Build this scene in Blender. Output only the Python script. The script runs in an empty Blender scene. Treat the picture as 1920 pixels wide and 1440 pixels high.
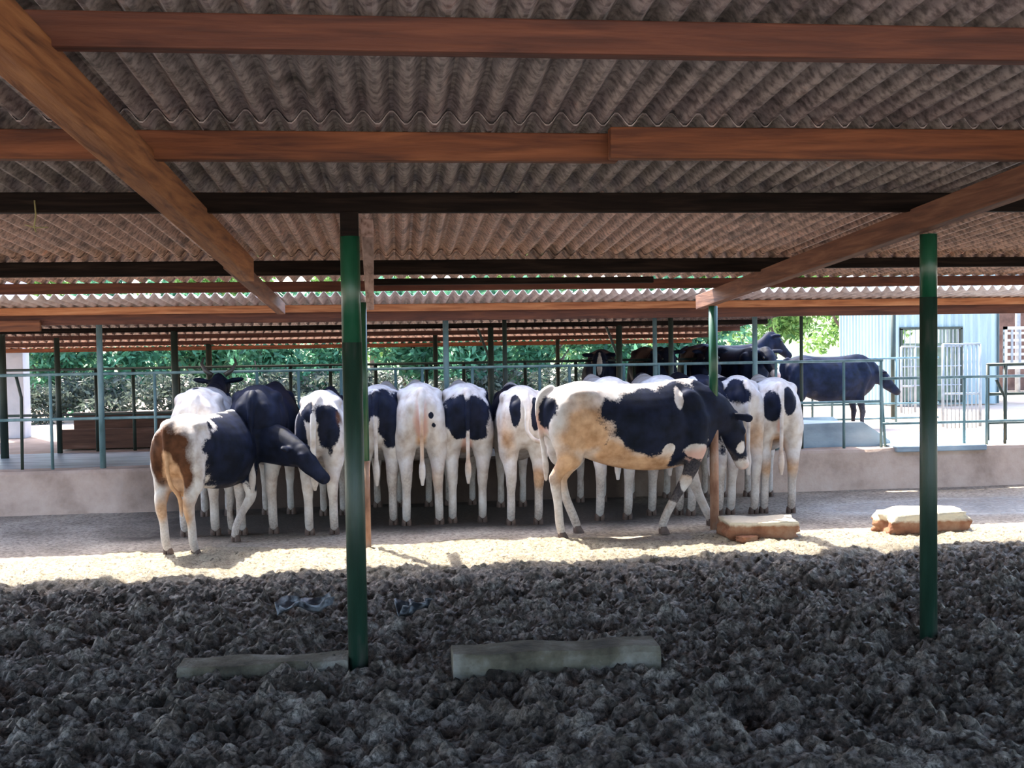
import bpy, bmesh, math, random
import numpy as np
from mathutils import Vector, Matrix, noise as mnoise

# ------------------------------------------------------------------ camera
S = bpy.context.scene
COL = S.collection
F = 1990.0
YAW, PITCH, ROLL = math.radians(6.2), math.atan(75 / F), 0.015
CAM = Vector((0, 0, 1.7))
fw = Vector((math.sin(YAW) * math.cos(PITCH), math.cos(YAW) * math.cos(PITCH), -math.sin(PITCH)))
rt0 = Vector((math.cos(YAW), -math.sin(YAW), 0))
up0 = rt0.cross(fw)
rt = rt0 * math.cos(ROLL) - up0 * math.sin(ROLL)
up = up0 * math.cos(ROLL) + rt0 * math.sin(ROLL)
cd = bpy.data.cameras.new('camera')
cd.sensor_width = 36; cd.lens = F / 1920 * 36; cd.clip_end = 500
cam = bpy.data.objects.new('camera', cd); COL.objects.link(cam)
M4 = Matrix((rt, up, -fw)).transposed().to_4x4(); M4.translation = CAM
cam.matrix_world = M4
S.camera = cam

# ------------------------------------------------------------------ light
w = bpy.data.worlds.new('sky'); S.world = w; w.use_nodes = True
nt = w.node_tree; nt.nodes.clear()
sky = nt.nodes.new('ShaderNodeTexSky'); sky.sky_type = 'NISHITA'; sky.sun_disc = False
SUN = Vector((-0.28, 0.47, 0.90)).normalized()
sky.sun_elevation = math.asin(SUN.z); sky.sun_rotation = math.atan2(SUN.x, SUN.y)
sky.air_density = 1.0; sky.dust_density = 2.5; sky.ozone_density = 1.0
bg = nt.nodes.new('ShaderNodeBackground'); bg.inputs['Strength'].default_value = 0.60
out = nt.nodes.new('ShaderNodeOutputWorld')
nt.links.new(sky.outputs[0], bg.inputs[0]); nt.links.new(bg.outputs[0], out.inputs[0])
sl = bpy.data.lights.new('sun', 'SUN'); sl.energy = 9.0; sl.angle = math.radians(0.6); sl.color = (1, 0.93, 0.80)
so = bpy.data.objects.new('sun', sl); COL.objects.link(so)
so.rotation_euler = SUN.to_track_quat('Z', 'Y').to_euler(); so.location = (0, 0, 12)
S.view_settings.view_transform = 'Standard'; S.view_settings.look = 'None'
S.view_settings.gamma = 1; S.view_settings.use_curve_mapping = False
S.view_settings.exposure = 0.9
S.cycles.use_denoising = True
S.cycles.max_bounces = 8; S.cycles.diffuse_bounces = 5; S.cycles.sample_clamp_indirect = 6


# ------------------------------------------------------------------ projection helpers (photo pixels -> world)
def ray(px, py):
    return fw * F + rt * (px - 960) - up * (py - 720)
def on_z(px, py, z=0.0):
    d = ray(px, py); t = (z - CAM.z) / d.z
    return CAM + d * t
def on_y(px, py, Y):
    d = ray(px, py); t = (Y - CAM.y) / d.y
    return CAM + d * t
def X_at(px, Y, py=720):
    return on_y(px, py, Y).x
def sheet_z(Y):
    return 2.84 - 0.0653 * Y

ZB = 0.4      # level of the feed alley and the yard behind the low wall

# ------------------------------------------------------------------ mesh helpers
class MB:
    def __init__(self): self.v = []; self.f = []
    def add(self, vs, fs):
        b = len(self.v); self.v += [tuple(p) for p in vs]; self.f += [tuple(i + b for i in q) for q in fs]
    def box(self, a, b):
        x0, y0, z0 = a; x1, y1, z1 = b
        self.add([(x0,y0,z0),(x1,y0,z0),(x1,y1,z0),(x0,y1,z0),(x0,y0,z1),(x1,y0,z1),(x1,y1,z1),(x0,y1,z1)],
                 [(0,3,2,1),(4,5,6,7),(0,1,5,4),(1,2,6,5),(2,3,7,6),(3,0,4,7)])
    def beam(self, p, q, wd, ht):      # square bar from p to q; wd sideways, ht upwards
        p = Vector(p); q = Vector(q); d = (q - p).normalized()
        s = d.cross(Vector((0,0,1)))
        if s.length < 1e-3: s = Vector((1,0,0))
        s.normalize(); u = s.cross(d)
        c = []
        for o in (p, q):
            for a, b in ((-1,-1),(1,-1),(1,1),(-1,1)): c.append(o + s*(a*wd/2) + u*(b*ht/2))
        self.add(c, [(0,1,2,3),(7,6,5,4),(0,4,5,1),(1,5,6,2),(2,6,7,3),(3,7,4,0)])
    def tube(self, pts, r, n=10, cap=True):
        pts = [Vector(p) for p in pts]
        if not hasattr(r, '__len__'): r = [r] * len(pts)
        rings = []; ref = None
        for i, p in enumerate(pts):
            d = (pts[min(i+1, len(pts)-1)] - pts[max(i-1, 0)]).normalized()
            if ref is None:
                ref = Vector((1,0,0)) if abs(d.x) < 0.9 else Vector((0,1,0))
            a = (ref - d * ref.dot(d)).normalized(); ref = a; b = d.cross(a)
            rings.append([p + (a*math.cos(t) + b*math.sin(t)) * r[i] for t in [2*math.pi*k/n for k in range(n)]])
        vs = [v for R in rings for v in R]; fs = []
        for i in range(len(pts)-1):
            for k in range(n):
                fs.append((i*n+k, i*n+(k+1)%n, (i+1)*n+(k+1)%n, (i+1)*n+k))
        if cap:
            fs.append(tuple(range(n))[::-1]); fs.append(tuple((len(pts)-1)*n+k for k in range(n)))
        self.add(vs, fs)
    def ell(self, c, r, rotm=None, nu=14, nv=9):
        c = Vector(c)
        if not hasattr(r, '__len__'): r = (r, r, r)
        vs = []; fs = []
        for j in range(nv+1):
            ph = math.pi*j/nv
            for i in range(nu):
                th = 2*math.pi*i/nu
                p = Vector((r[0]*math.sin(ph)*math.cos(th), r[1]*math.sin(ph)*math.sin(th), r[2]*math.cos(ph)))
                if rotm: p = rotm @ p
                vs.append(c + p)
        for j in range(nv):
            for i in range(nu):
                fs.append((j*nu+i, (j+1)*nu+i, (j+1)*nu+(i+1)%nu, j*nu+(i+1)%nu))
        self.add(vs, fs)
    def mesh(self, name, mat=None, smooth=False):
        me = bpy.data.meshes.new(name); me.from_pydata(self.v, [], self.f)
        me.validate()
        if mat: me.materials.append(mat)
        if smooth: me.polygons.foreach_set('use_smooth', [True]*len(me.polygons))
        me.update(); return me
    def build(self, name, mat, parent=None, smooth=False, bevel=0, origin=None):
        o = None
        if origin is not None:
            ox, oy, oz = origin
            self.v = [(a-ox, b-oy, c-oz) for a, b, c in self.v]
        o = bpy.data.objects.new(name, self.mesh(name, mat, smooth)); COL.objects.link(o)
        if origin is not None: o.location = origin
        if parent: o.parent = parent
        if bevel:
            m = o.modifiers.new('bevel', 'BEVEL'); m.width = bevel; m.segments = 2; m.limit_method = 'ANGLE'
        return o
def tag(o, label=None, cat=None, group=None, kind=None):
    if label: o['label'] = label
    if cat: o['category'] = cat
    if group: o['group'] = group
    if kind: o['kind'] = kind
    return o
def empty(name, loc, rz=0, label=None, cat=None, group=None):
    o = bpy.data.objects.new(name, None); COL.objects.link(o); o.empty_display_size = 0.2
    o.location = loc; o.rotation_euler = (0, 0, rz); tag(o, label, cat, group); return o

# ------------------------------------------------------------------ 2D fractal noise (numpy)
def vnoise(x, y, seed):
    rs = np.random.RandomState(seed); G = rs.rand(256, 256)
    xi = np.floor(x).astype(int); yi = np.floor(y).astype(int); fx = x - xi; fy = y - yi
    fx = fx*fx*(3-2*fx); fy = fy*fy*(3-2*fy)
    a = G[xi % 256, yi % 256]; b = G[(xi+1) % 256, yi % 256]; c = G[xi % 256, (yi+1) % 256]; d = G[(xi+1) % 256, (yi+1) % 256]
    return (a*(1-fx)+b*fx)*(1-fy) + (c*(1-fx)+d*fx)*fy
def fbm(x, y, freq, octs, seed, gain=0.5, ridge=False):
    s = 0; a = 1; t = 0
    for k in range(octs):
        ca, sa = math.cos(k*1.1), math.sin(k*1.1)
        n = vnoise((x*ca-y*sa)*freq + 31*k, (x*sa+y*ca)*freq + 17*k, seed+k)
        if ridge: n = 1 - abs(2*n - 1)
        s = s + a*n; t += a; a *= gain; freq *= 2.03
    return s / t

# ------------------------------------------------------------------ materials
def mat(name):
    m = bpy.data.materials.new(name); m.use_nodes = True
    n = m.node_tree.nodes; b = n['Principled BSDF']
    return m, m.node_tree, b
def ramp(t, src, stops):
    r = t.nodes.new('ShaderNodeValToRGB'); t.links.new(src, r.inputs[0])
    e = r.color_ramp.elements
    while len(e) > 1: e.remove(e[0])
    e[0].position = stops[0][0]; e[0].color = (*stops[0][1], 1)
    for p, c in stops[1:]:
        x = e.new(p); x.color = (*c, 1)
    return r.outputs[0]
def ntex(t, scale, detail=4, vec=None, dist=0.0, rough=0.55):
    n = t.nodes.new('ShaderNodeTexNoise'); n.inputs['Scale'].default_value = scale
    n.inputs['Detail'].default_value = detail; n.inputs['Distortion'].default_value = dist
    n.inputs['Roughness'].default_value = rough
    if vec is not None: t.links.new(vec, n.inputs['Vector'])
    return n.outputs['Fac']
def coords(t, scale=(1,1,1), kind='Object'):
    c = t.nodes.new('ShaderNodeTexCoord'); m = t.nodes.new('ShaderNodeMapping')
    m.inputs['Scale'].default_value = scale; t.links.new(c.outputs[kind], m.inputs[0]); return m.outputs[0]
def bump(t, b, h, strength, dist=0.02):
    n = t.nodes.new('ShaderNodeBump'); n.inputs['Strength'].default_value = strength; n.inputs['Distance'].default_value = dist
    t.links.new(h, n.inputs['Height']); t.links.new(n.outputs[0], b.inputs['Normal'])
def noisy(name, stops, scale=6, rough=0.8, vscale=(1,1,1), bmp=0.0, detail=5, metal=0.0, bscale=None, bdist=0.02, dist=0.0):
    m, t, b = mat(name); v = coords(t, vscale)
    f = ntex(t, scale, detail, v, dist)
    t.links.new(ramp(t, f, stops), b.inputs['Base Color'])
    b.inputs['Roughness'].default_value = rough; b.inputs['Metallic'].default_value = metal
    if bmp: bump(t, b, ntex(t, bscale or scale*4, 4, v), bmp, bdist)
    return m
def wood(name, c0, c1, c2):
    return noisy(name, [(0.3, c0), (0.5, c1), (0.72, c2)], 3.0, 0.75, (0.7, 9, 9), 0.4, 6, bscale=6, bdist=0.008, dist=0.6)
W_or = wood('orange_timber', (0.06,0.018,0.008), (0.15,0.048,0.016), (0.24,0.085,0.03))
W_lt = wood('lit_orange_timber', (0.22,0.075,0.03), (0.42,0.17,0.07), (0.55,0.27,0.13))  # orange timber with sunlight from the roof gap put into its colour
W_red = wood('red_brown_timber', (0.05,0.016,0.010), (0.10,0.032,0.017), (0.16,0.055,0.027))
W_dk = wood('dark_timber', (0.005,0.004,0.003), (0.012,0.008,0.006), (0.03,0.02,0.014))
W_dk.node_tree.nodes['Principled BSDF'].inputs['Specular IOR Level'].default_value = 0.1
W_md = wood('weathered_timber', (0.06,0.026,0.016), (0.14,0.065,0.038), (0.24,0.13,0.08))
def wood_y(name, c0, c1, c2):
    return noisy(name, [(0.3, c0), (0.5, c1), (0.72, c2)], 3.0, 0.75, (9, 0.7, 9), 0.4, 6, bscale=6, bdist=0.008, dist=0.6)
R_or = wood_y('orange_rafter_timber', (0.10,0.034,0.010), (0.27,0.105,0.032), (0.40,0.18,0.062))
R_md = wood_y('brown_rafter_timber', (0.07,0.026,0.014), (0.15,0.060,0.030), (0.24,0.115,0.06))

R_lt = wood_y('pinkish_rafter_timber', (0.14,0.07,0.05), (0.34,0.22,0.18), (0.48,0.33,0.28))
def sheet_mat(name, tone):
    m, t, b = mat(name); v = coords(t)
    f = ntex(t, 3.2, 8, v, 0.4, 0.7); f2 = ntex(t, 30, 5, v)
    c = ramp(t, f, [(0.34, tuple(x*0.32 for x in tone)), (0.46, tuple(x*0.85 for x in tone)), (0.60, tone), (0.75, (tone[0]*1.15, tone[1]*0.85, tone[2]*0.7))])
    mx = t.nodes.new('ShaderNodeMix'); mx.data_type = 'RGBA'; mx.blend_type = 'MULTIPLY'; mx.inputs['Factor'].default_value = 0.75
    t.links.new(c, mx.inputs['A']); t.links.new(ramp(t, f2, [(0.36, (0.22,0.20,0.20)), (0.58, (1.25,1.22,1.2))]), mx.inputs['B'])
    t.links.new(mx.outputs['Result'], b.inputs['Base Color'])
    b.inputs['Roughness'].default_value = 0.55; b.inputs['Metallic'].default_value = 0.15
    bump(t, b, f2, 0.15)
    return m
SH1 = sheet_mat('stained_grey_sheet', (0.36,0.32,0.30))
SH2 = sheet_mat('stained_brown_sheet', (0.56,0.385,0.31))
SH3 = sheet_mat('dark_stained_sheet', (0.62,0.42,0.34))
SH4 = noisy('lit_pinkish_sheet', [(0.3,(0.50,0.38,0.33)),(0.6,(0.88,0.76,0.70))], 6, 0.5, (4,1,1))  # brightness of the lit band by the roof gap put into the colour

GREEN = noisy('dark_green_paint', [(0.3,(0.004,0.035,0.018)),(0.55,(0.010,0.075,0.036)),(0.75,(0.03,0.10,0.06))], 9, 0.32, (1,1,0.3), 0.1)
GREEN_MUD = noisy('mud_spattered_green_paint', [(0.34,(0.006,0.024,0.015)),(0.55,(0.012,0.040,0.027)),(0.72,(0.07,0.075,0.065))], 10, 0.45, (1,1,0.2), 0.2)
RUST = noisy('muddy_rusty_paint', [(0.3,(0.16,0.07,0.04)),(0.5,(0.32,0.17,0.11)),(0.7,(0.42,0.32,0.26))], 9, 0.7, (1,1,0.4), 0.2)
TEAL = noisy('faded_teal_paint', [(0.3,(0.07,0.14,0.15)),(0.5,(0.13,0.23,0.25)),(0.7,(0.22,0.32,0.34))], 8, 0.45, (1,1,0.4), 0.1)
DKPOST = noisy('blackish_green_paint', [(0.3,(0.010,0.018,0.014)),(0.7,(0.035,0.055,0.042))], 8, 0.5, (1,1,0.4))
PALE = noisy('pale_grey_paint', [(0.3,(0.22,0.24,0.26)),(0.7,(0.36,0.39,0.41))], 8, 0.5)
CONC = noisy('dusty_concrete', [(0.28,(0.28,0.20,0.16)),(0.5,(0.46,0.345,0.285)),(0.72,(0.56,0.45,0.39))], 2.2, 0.9, (1,1,1.6), 0.5, 9, bscale=30, bdist=0.01)
CONC_BLUE = noisy('damp_grey_concrete', [(0.3,(0.14,0.19,0.24)),(0.5,(0.27,0.35,0.42)),(0.7,(0.42,0.50,0.56))], 3.0, 0.42, (0.5,2.2,1), 0.2, 7)
KERB = noisy('mossy_concrete', [(0.34,(0.025,0.022,0.014)),(0.5,(0.085,0.078,0.055)),(0.68,(0.19,0.185,0.165))], 5, 0.85, (1,1,1), 0.8, 8, bscale=40, bdist=0.012)
STONE = noisy('sandstone', [(0.3,(0.13,0.05,0.026)),(0.5,(0.24,0.10,0.052)),(0.7,(0.36,0.20,0.12))], 6, 0.9, (1,1,1), 0.8, 7, bscale=22, bdist=0.015)
TROUGH = noisy('brown_trough_boards', [(0.3,(0.05,0.022,0.014)),(0.6,(0.13,0.06,0.04)),(0.75,(0.22,0.12,0.09))], 3, 0.8, (0.5,3,6))
WHITEW = noisy('pale_limewash', [(0.3,(0.55,0.55,0.52)),(0.7,(0.75,0.75,0.72))], 4, 0.8)

# ------------------------------------------------------------------ ground
def grid(name, x0, x1, y0, y1, step, hfun, material, smooth=True):
    nx = int((x1-x0)/step)+1; ny = int((y1-y0)/step)+1
    xs = np.linspace(x0, x1, nx); ys = np.linspace(y0, y1, ny)
    X, Y = np.meshgrid(xs, ys); Z = hfun(X, Y)
    co = np.stack([X.ravel(), Y.ravel(), Z.ravel()], 1)
    i = np.arange(nx*ny).reshape(ny, nx)
    q = np.stack([i[:-1,:-1].ravel(), i[:-1,1:].ravel(), i[1:,1:].ravel(), i[1:,:-1].ravel()], 1)
    me = bpy.data.meshes.new(name)
    me.vertices.add(len(co)); me.vertices.foreach_set('co', co.astype(np.float32).ravel())
    me.loops.add(q.size); me.loops.foreach_set('vertex_index', q.astype(np.int32).ravel())
    me.polygons.add(len(q)); me.polygons.foreach_set('loop_start', np.arange(0, q.size, 4, dtype=np.int32))
    me.polygons.foreach_set('use_smooth', np.ones(len(q), dtype=bool))
    me.update(calc_edges=True); me.validate(); me.materials.append(material)
    o = bpy.data.objects.new(name, me); COL.objects.link(o); return o

def ground_material():
    m, t, b = mat('trampled_dirt'); v = coords(t)
    f = ntex(t, 1.4, 8, v, 0.2, 0.65); f2 = ntex(t, 26, 5, v, 0.5, 0.7)
    c = ramp(t, f, [(0.3,(0.19,0.16,0.13)),(0.5,(0.33,0.285,0.24)),(0.7,(0.44,0.39,0.33))])
    mx = t.nodes.new('ShaderNodeMix'); mx.data_type = 'RGBA'; mx.blend_type = 'MULTIPLY'; mx.inputs['Factor'].default_value = 0.7
    t.links.new(c, mx.inputs['A']); t.links.new(ramp(t, f2, [(0.38,(0.28,0.26,0.25)),(0.56,(1.25,1.25,1.23))]), mx.inputs['B'])
    t.links.new(dung_and_shade_zone(t, v, mx.outputs['Result'], 9.75, (0.022,0.016,0.013)), b.inputs['Base Color'])
    wet_patch(t, v, b)
    bump(t, b, f2, 0.6, 0.02); return m
def wet_patch(t, v, b):
    # shallow wet film on the floor at the right: glossier there
    sp = t.nodes.new('ShaderNodeSeparateXYZ'); t.links.new(v, sp.inputs[0]); n = ntex(t, 1.1, 4, v)
    d = t.nodes.new('ShaderNodeVectorMath'); d.operation = 'SUBTRACT'; t.links.new(v, d.inputs[0]); d.inputs[1].default_value = (5.6, 10.1, 0)
    q = t.nodes.new('ShaderNodeVectorMath'); q.operation = 'MULTIPLY'; t.links.new(d.outputs[0], q.inputs[0]); q.inputs[1].default_value = (0.55, 1.5, 0)
    l = t.nodes.new('ShaderNodeVectorMath'); l.operation = 'LENGTH'; t.links.new(q.outputs[0], l.inputs[0])
    a = t.nodes.new('ShaderNodeMath'); a.operation = 'MULTIPLY_ADD'; t.links.new(n, a.inputs[0]); a.inputs[1].default_value = 0.7; t.links.new(l.outputs['Value'], a.inputs[2])
    r = t.nodes.new('ShaderNodeMapRange'); r.inputs['From Min'].default_value = 0.95; r.inputs['From Max'].default_value = 1.3
    r.inputs['To Min'].default_value = 0.16; r.inputs['To Max'].default_value = 0.9; t.links.new(a.outputs[0], r.inputs['Value']); t.links.new(r.outputs[0], b.inputs['Roughness'])
def dung_and_shade_zone(t, v, col, y0, dark, xa=-2.4, xb=2.9):
    # shade under and behind the animals painted in, with dung splashes, ragged outline
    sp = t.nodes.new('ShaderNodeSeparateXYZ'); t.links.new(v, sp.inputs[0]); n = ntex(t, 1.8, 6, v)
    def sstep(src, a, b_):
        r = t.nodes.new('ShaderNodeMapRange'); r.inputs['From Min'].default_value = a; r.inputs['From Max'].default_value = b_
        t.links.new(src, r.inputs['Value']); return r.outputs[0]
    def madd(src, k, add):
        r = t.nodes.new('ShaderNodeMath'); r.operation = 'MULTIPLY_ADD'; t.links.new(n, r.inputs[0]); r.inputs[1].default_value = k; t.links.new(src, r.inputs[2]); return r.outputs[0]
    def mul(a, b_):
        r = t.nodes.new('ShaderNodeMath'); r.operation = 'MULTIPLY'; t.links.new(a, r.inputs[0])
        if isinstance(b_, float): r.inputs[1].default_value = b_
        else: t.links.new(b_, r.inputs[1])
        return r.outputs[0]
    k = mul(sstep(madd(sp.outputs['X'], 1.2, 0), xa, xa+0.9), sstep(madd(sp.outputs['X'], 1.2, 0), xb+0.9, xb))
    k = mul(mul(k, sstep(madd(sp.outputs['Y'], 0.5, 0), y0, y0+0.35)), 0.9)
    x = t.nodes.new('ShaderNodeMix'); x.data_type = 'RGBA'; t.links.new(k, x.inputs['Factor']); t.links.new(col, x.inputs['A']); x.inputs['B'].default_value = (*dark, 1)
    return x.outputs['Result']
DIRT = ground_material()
def wall_material():
    m, t, b = mat('splashed_shaded_concrete'); v = coords(t); f = ntex(t, 2.2, 9, v, 0.1, 0.65)
    c = ramp(t, f, [(0.28,(0.28,0.20,0.16)),(0.5,(0.46,0.345,0.285)),(0.72,(0.56,0.45,0.39))])
    t.links.new(dung_and_shade_zone(t, v, c, 5.0, (0.022,0.010,0.006)), b.inputs['Base Color']); b.inputs['Roughness'].default_value = 0.9  # the animals' shade on the wall goes into this dark brown
    bump(t, b, ntex(t, 30, 4, v), 0.5, 0.01); return m
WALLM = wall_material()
def far_ground():
    return noisy('dry_sandy_yard', [(0.3,(0.30,0.23,0.18)),(0.5,(0.42,0.33,0.27)),(0.7,(0.50,0.42,0.35))], 1.2, 0.95, (1,1,1), 0.4, 8)
SAND = far_ground()
def manure_material():
    m, t, b = mat('dark_manure'); v = coords(t)
    f = ntex(t, 5, 9, v, 0.6, 0.7); f2 = ntex(t, 34, 7, v, 0.8, 0.78)
    c = ramp(t, f, [(0.38,(0.022,0.017,0.014)),(0.48,(0.12,0.10,0.088)),(0.62,(0.34,0.32,0.30))])
    mx = t.nodes.new('ShaderNodeMix'); mx.data_type = 'RGBA'; mx.blend_type = 'MULTIPLY'; mx.inputs['Factor'].default_value = 0.8
    t.links.new(c, mx.inputs['A']); t.links.new(ramp(t, f2, [(0.42,(0.08,0.08,0.08)),(0.58,(2.0,1.95,1.88))]), mx.inputs['B'])
    # paler straw towards the heap's far edge; the sunlit strip's brightness painted in
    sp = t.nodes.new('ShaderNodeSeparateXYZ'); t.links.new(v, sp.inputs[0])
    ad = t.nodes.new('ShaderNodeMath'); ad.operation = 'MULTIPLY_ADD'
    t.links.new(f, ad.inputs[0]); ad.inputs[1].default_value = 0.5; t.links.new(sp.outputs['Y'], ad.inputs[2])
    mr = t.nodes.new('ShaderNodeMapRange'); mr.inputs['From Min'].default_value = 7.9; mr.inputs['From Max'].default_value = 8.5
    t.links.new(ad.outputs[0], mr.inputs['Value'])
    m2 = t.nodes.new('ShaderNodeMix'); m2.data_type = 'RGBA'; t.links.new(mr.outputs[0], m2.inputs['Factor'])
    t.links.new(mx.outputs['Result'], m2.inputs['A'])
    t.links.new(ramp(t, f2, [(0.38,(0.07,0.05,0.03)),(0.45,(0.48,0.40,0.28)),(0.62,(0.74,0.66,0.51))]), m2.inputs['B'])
    t.links.new(m2.outputs['Result'], b.inputs['Base Color'])
    b.inputs['Roughness'].default_value = 0.42
    bump(t, b, f2, 1.0, 0.04); return m
MANURE = manure_material()

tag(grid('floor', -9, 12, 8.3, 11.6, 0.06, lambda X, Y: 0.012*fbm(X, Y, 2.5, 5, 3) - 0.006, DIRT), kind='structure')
def manure_h(X, Y):
    big = fbm(X, Y, 0.9, 3, 11) - 0.5
    mid = fbm(X, Y, 4.0, 4, 21, 0.6, True) - 0.55
    sm = fbm(X*1.0, Y*1.4, 17, 2, 31, 0.6) - 0.5
    edge = np.clip((9.40 + 0.25*(fbm(X, Y*0, 1.5, 3, 5)-0.5)*2 - Y) / 0.75, 0, 1)
    front = np.clip((Y - 3.2) / 1.2, 0.25, 1)
    fine = fbm(X, Y*1.5, 26, 2, 41, 0.6) - 0.5
    pit = np.clip(fbm(X, Y, 2.6, 3, 61) - 0.56, 0, 1)
    soft = 0.38 + 0.62*np.clip((8.2 - Y) / 1.0, 0, 1)
    return edge*front*soft*(0.02 + 0.13*big + 0.09*mid + 0.07*sm + 0.095*fine - 0.35*pit) + 0.022*edge - 0.025*(1-edge)
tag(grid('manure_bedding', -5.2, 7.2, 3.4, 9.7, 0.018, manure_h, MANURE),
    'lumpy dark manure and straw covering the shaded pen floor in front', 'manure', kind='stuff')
mb = MB(); mb.box((-30, -25, -0.3), (40, 8.6, -0.06)); tag(mb.build('ground_near', SAND), kind='structure')
mb = MB(); mb.box((-60, 11.55, ZB-0.5), (80, 120, ZB-0.02)); tag(mb.build('ground_yard', SAND), kind='structure')
mb = MB(); mb.box((-12, 11.72, ZB-0.1), (16, 14.0, ZB)); tag(mb.build('floor_feed_alley', CONC_BLUE), kind='structure')
# low back wall (kerb) between the pen and the alley
def wall_mesh():
    m = MB(); n = 160; x0, x1 = -9, 14; prof = []
    for i in range(n+1):
        x = x0 + (x1-x0)*i/n; j = 0.012*mnoise.noise(Vector((x*2.2, 0, 3))); k = 0.012*mnoise.noise(Vector((x*1.3, 5, 1)))
        prof.append([(x, 11.40+k, -0.05), (x, 11.46+k, 0.25+j), (x, 11.47+j, 0.42+j), (x, 11.49, 0.45+j), (x, 11.75, 0.45+k), (x, 11.78, 0.20)])
    vs = [p for r in prof for p in r]; fs = []
    for i in range(n):
        for k in range(5): fs.append((i*6+k, (i+1)*6+k, (i+1)*6+k+1, i*6+k+1))
    fs.append(tuple(range(6))); fs.append(tuple(n*6+k for k in range(6))[::-1])
    m.add(vs, fs); return m
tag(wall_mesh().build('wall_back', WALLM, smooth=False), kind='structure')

# ------------------------------------------------------------------ roof sheets
WL, AMP = 0.112, 0.026
def roof_sheet(name, x0, x1, y0, y1, dz, material):
    n = int((x1-x0)/WL*8)
    xs = np.linspace(x0, x1, n+1); wv = AMP*np.cos(2*np.pi*xs/WL)
    rows = []
    for yy in (y0, y1):
        base = sheet_z(yy) + AMP + dz
        rows.append([(xs[i], yy, base + wv[i]) for i in range(n+1)])
        rows.append([(xs[i], yy, base + wv[i] + 0.006) for i in range(n+1)])
    N = n+1; vs = [p for r in rows for p in r]; fs = []
    for i in range(n):
        fs += [(i, 2*N+i, 2*N+i+1, i+1), (N+i, N+i+1, 3*N+i+1, 3*N+i), (i, i+1, N+i+1, N+i), (2*N+i, 3*N+i, 3*N+i+1, 2*N+i+1)]
    m = MB(); m.add(vs, fs)
    return tag(m.build(name, material, smooth=False), kind='structure')
XE = on_y(1560, 572, 11.2).x
roof_sheet('ceiling_front', -9, 14, -1.2, 4.45, 0.012, SH1)  # unseen length over the viewpoint, extended to darken the near part
roof_sheet('ceiling_second', -9, 14, 4.22, 5.68, 0.0, SH1)
roof_sheet('ceiling_third', -9, 14, 5.4, 7.98, 0.012, SH2)
roof_sheet('ceiling_fourth', -9, 14, 7.72, 9.12, 0.0, SH2)
GAP0, GAP1 = 9.12, 10.24
roof_sheet('ceiling_fifth', -9, 14, GAP1, 12.25, 0.0, SH4)  # rear end extended unseen behind the eave beam to keep sun off the floor
roof_sheet('ceiling_rear', -7.2, XE, 12.0, 16.8, -0.01, SH3)

def purlin(Y, pxa, pxb, h, mt, label, drop=0.0, wd=0.06, Yb=None, cat='beam', group=None, name='roof_purlin'):
    Yb = Yb or Y
    xa = -9 if pxa is None else X_at(pxa, Y, 600); xb = 14 if pxb is None else X_at(pxb, Yb, 600)
    m = MB(); za = sheet_z(Y) - h/2 - drop; zb = sheet_z(Yb) - h/2 - drop
    n = 12; pts = []
    for i in range(n):
        a = i/n; b_ = (i+1)/n
        if i == 0: pass
    m.beam((xa, Y, za), (xb, Yb, zb), wd, h)
    o = m.build(name, mt, bevel=0.006, origin=((xa+xb)/2, (Y+Yb)/2, (za+zb)/2))
    return tag(o, label, cat, group)
purlin(3.1, None, None, 0.10, W_red, 'timber purlin nearest overhead, at the very top of the view')
purlin(4.30, None, 1160, 0.115, W_or, 'orange timber purlin, left length of the topmost long board', Yb=4.34)
purlin(4.24, 1146, None, 0.125, W_or, 'orange timber purlin, right length lapping the topmost long board')
purlin(5.50, None, None, 0.10, W_dk, 'dark purlin resting on top of the near left green post')
purlin(7.86, None, 1486, 0.105, W_dk, 'black purlin ending at the right sloping rafter, behind the near left post')
purlin(7.90, 1486, None, 0.075, W_dk, 'thin dark purlin right of the right sloping rafter')
purlin(8.25, 700, 1225, 0.05, W_dk, 'short dark board with a square end under the black purlin', drop=0.085)
purlin(9.06, None, None, 0.085, W_red, 'slim reddish brown purlin in front of the bright roof gap')
purlin(10.94, None, None, 0.075, W_lt, 'bright orange board along the front top of the deep eave beam', wd=0.05)
purlin(11.04, None, None, 0.165, W_red, 'deep brown eave beam above the back posts', wd=0.08)
purlin(10.955, -200, 76, 0.11, W_or, 'short orange board lapped under the eave beam at far left', drop=0.12, wd=0.05)
k = 0
for (Y, mt, lb) in ((12.1, W_red, 'reddish purlin of the rear roof, nearest behind the eave beam'),
                    (13.2, W_dk, 'dark purlin of the rear roof, second behind the eave beam'),
                    (14.3, W_red, 'reddish purlin of the rear roof, third behind the eave beam'),
                    (15.5, W_red, 'reddish purlin of the rear roof just before its far edge'),
                    (16.7, W_or, 'pale orange edge purlin along the far edge of the rear roof')):
    h = 0.06; m = MB(); z = sheet_z(Y) - h/2 - 0.012
    m.beam((-7.2, Y, z), (XE-0.02, Y, z), 0.06, h)
    tag(m.build('roof_purlin', mt, origin=(0, Y, z)), lb, 'beam')

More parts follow.
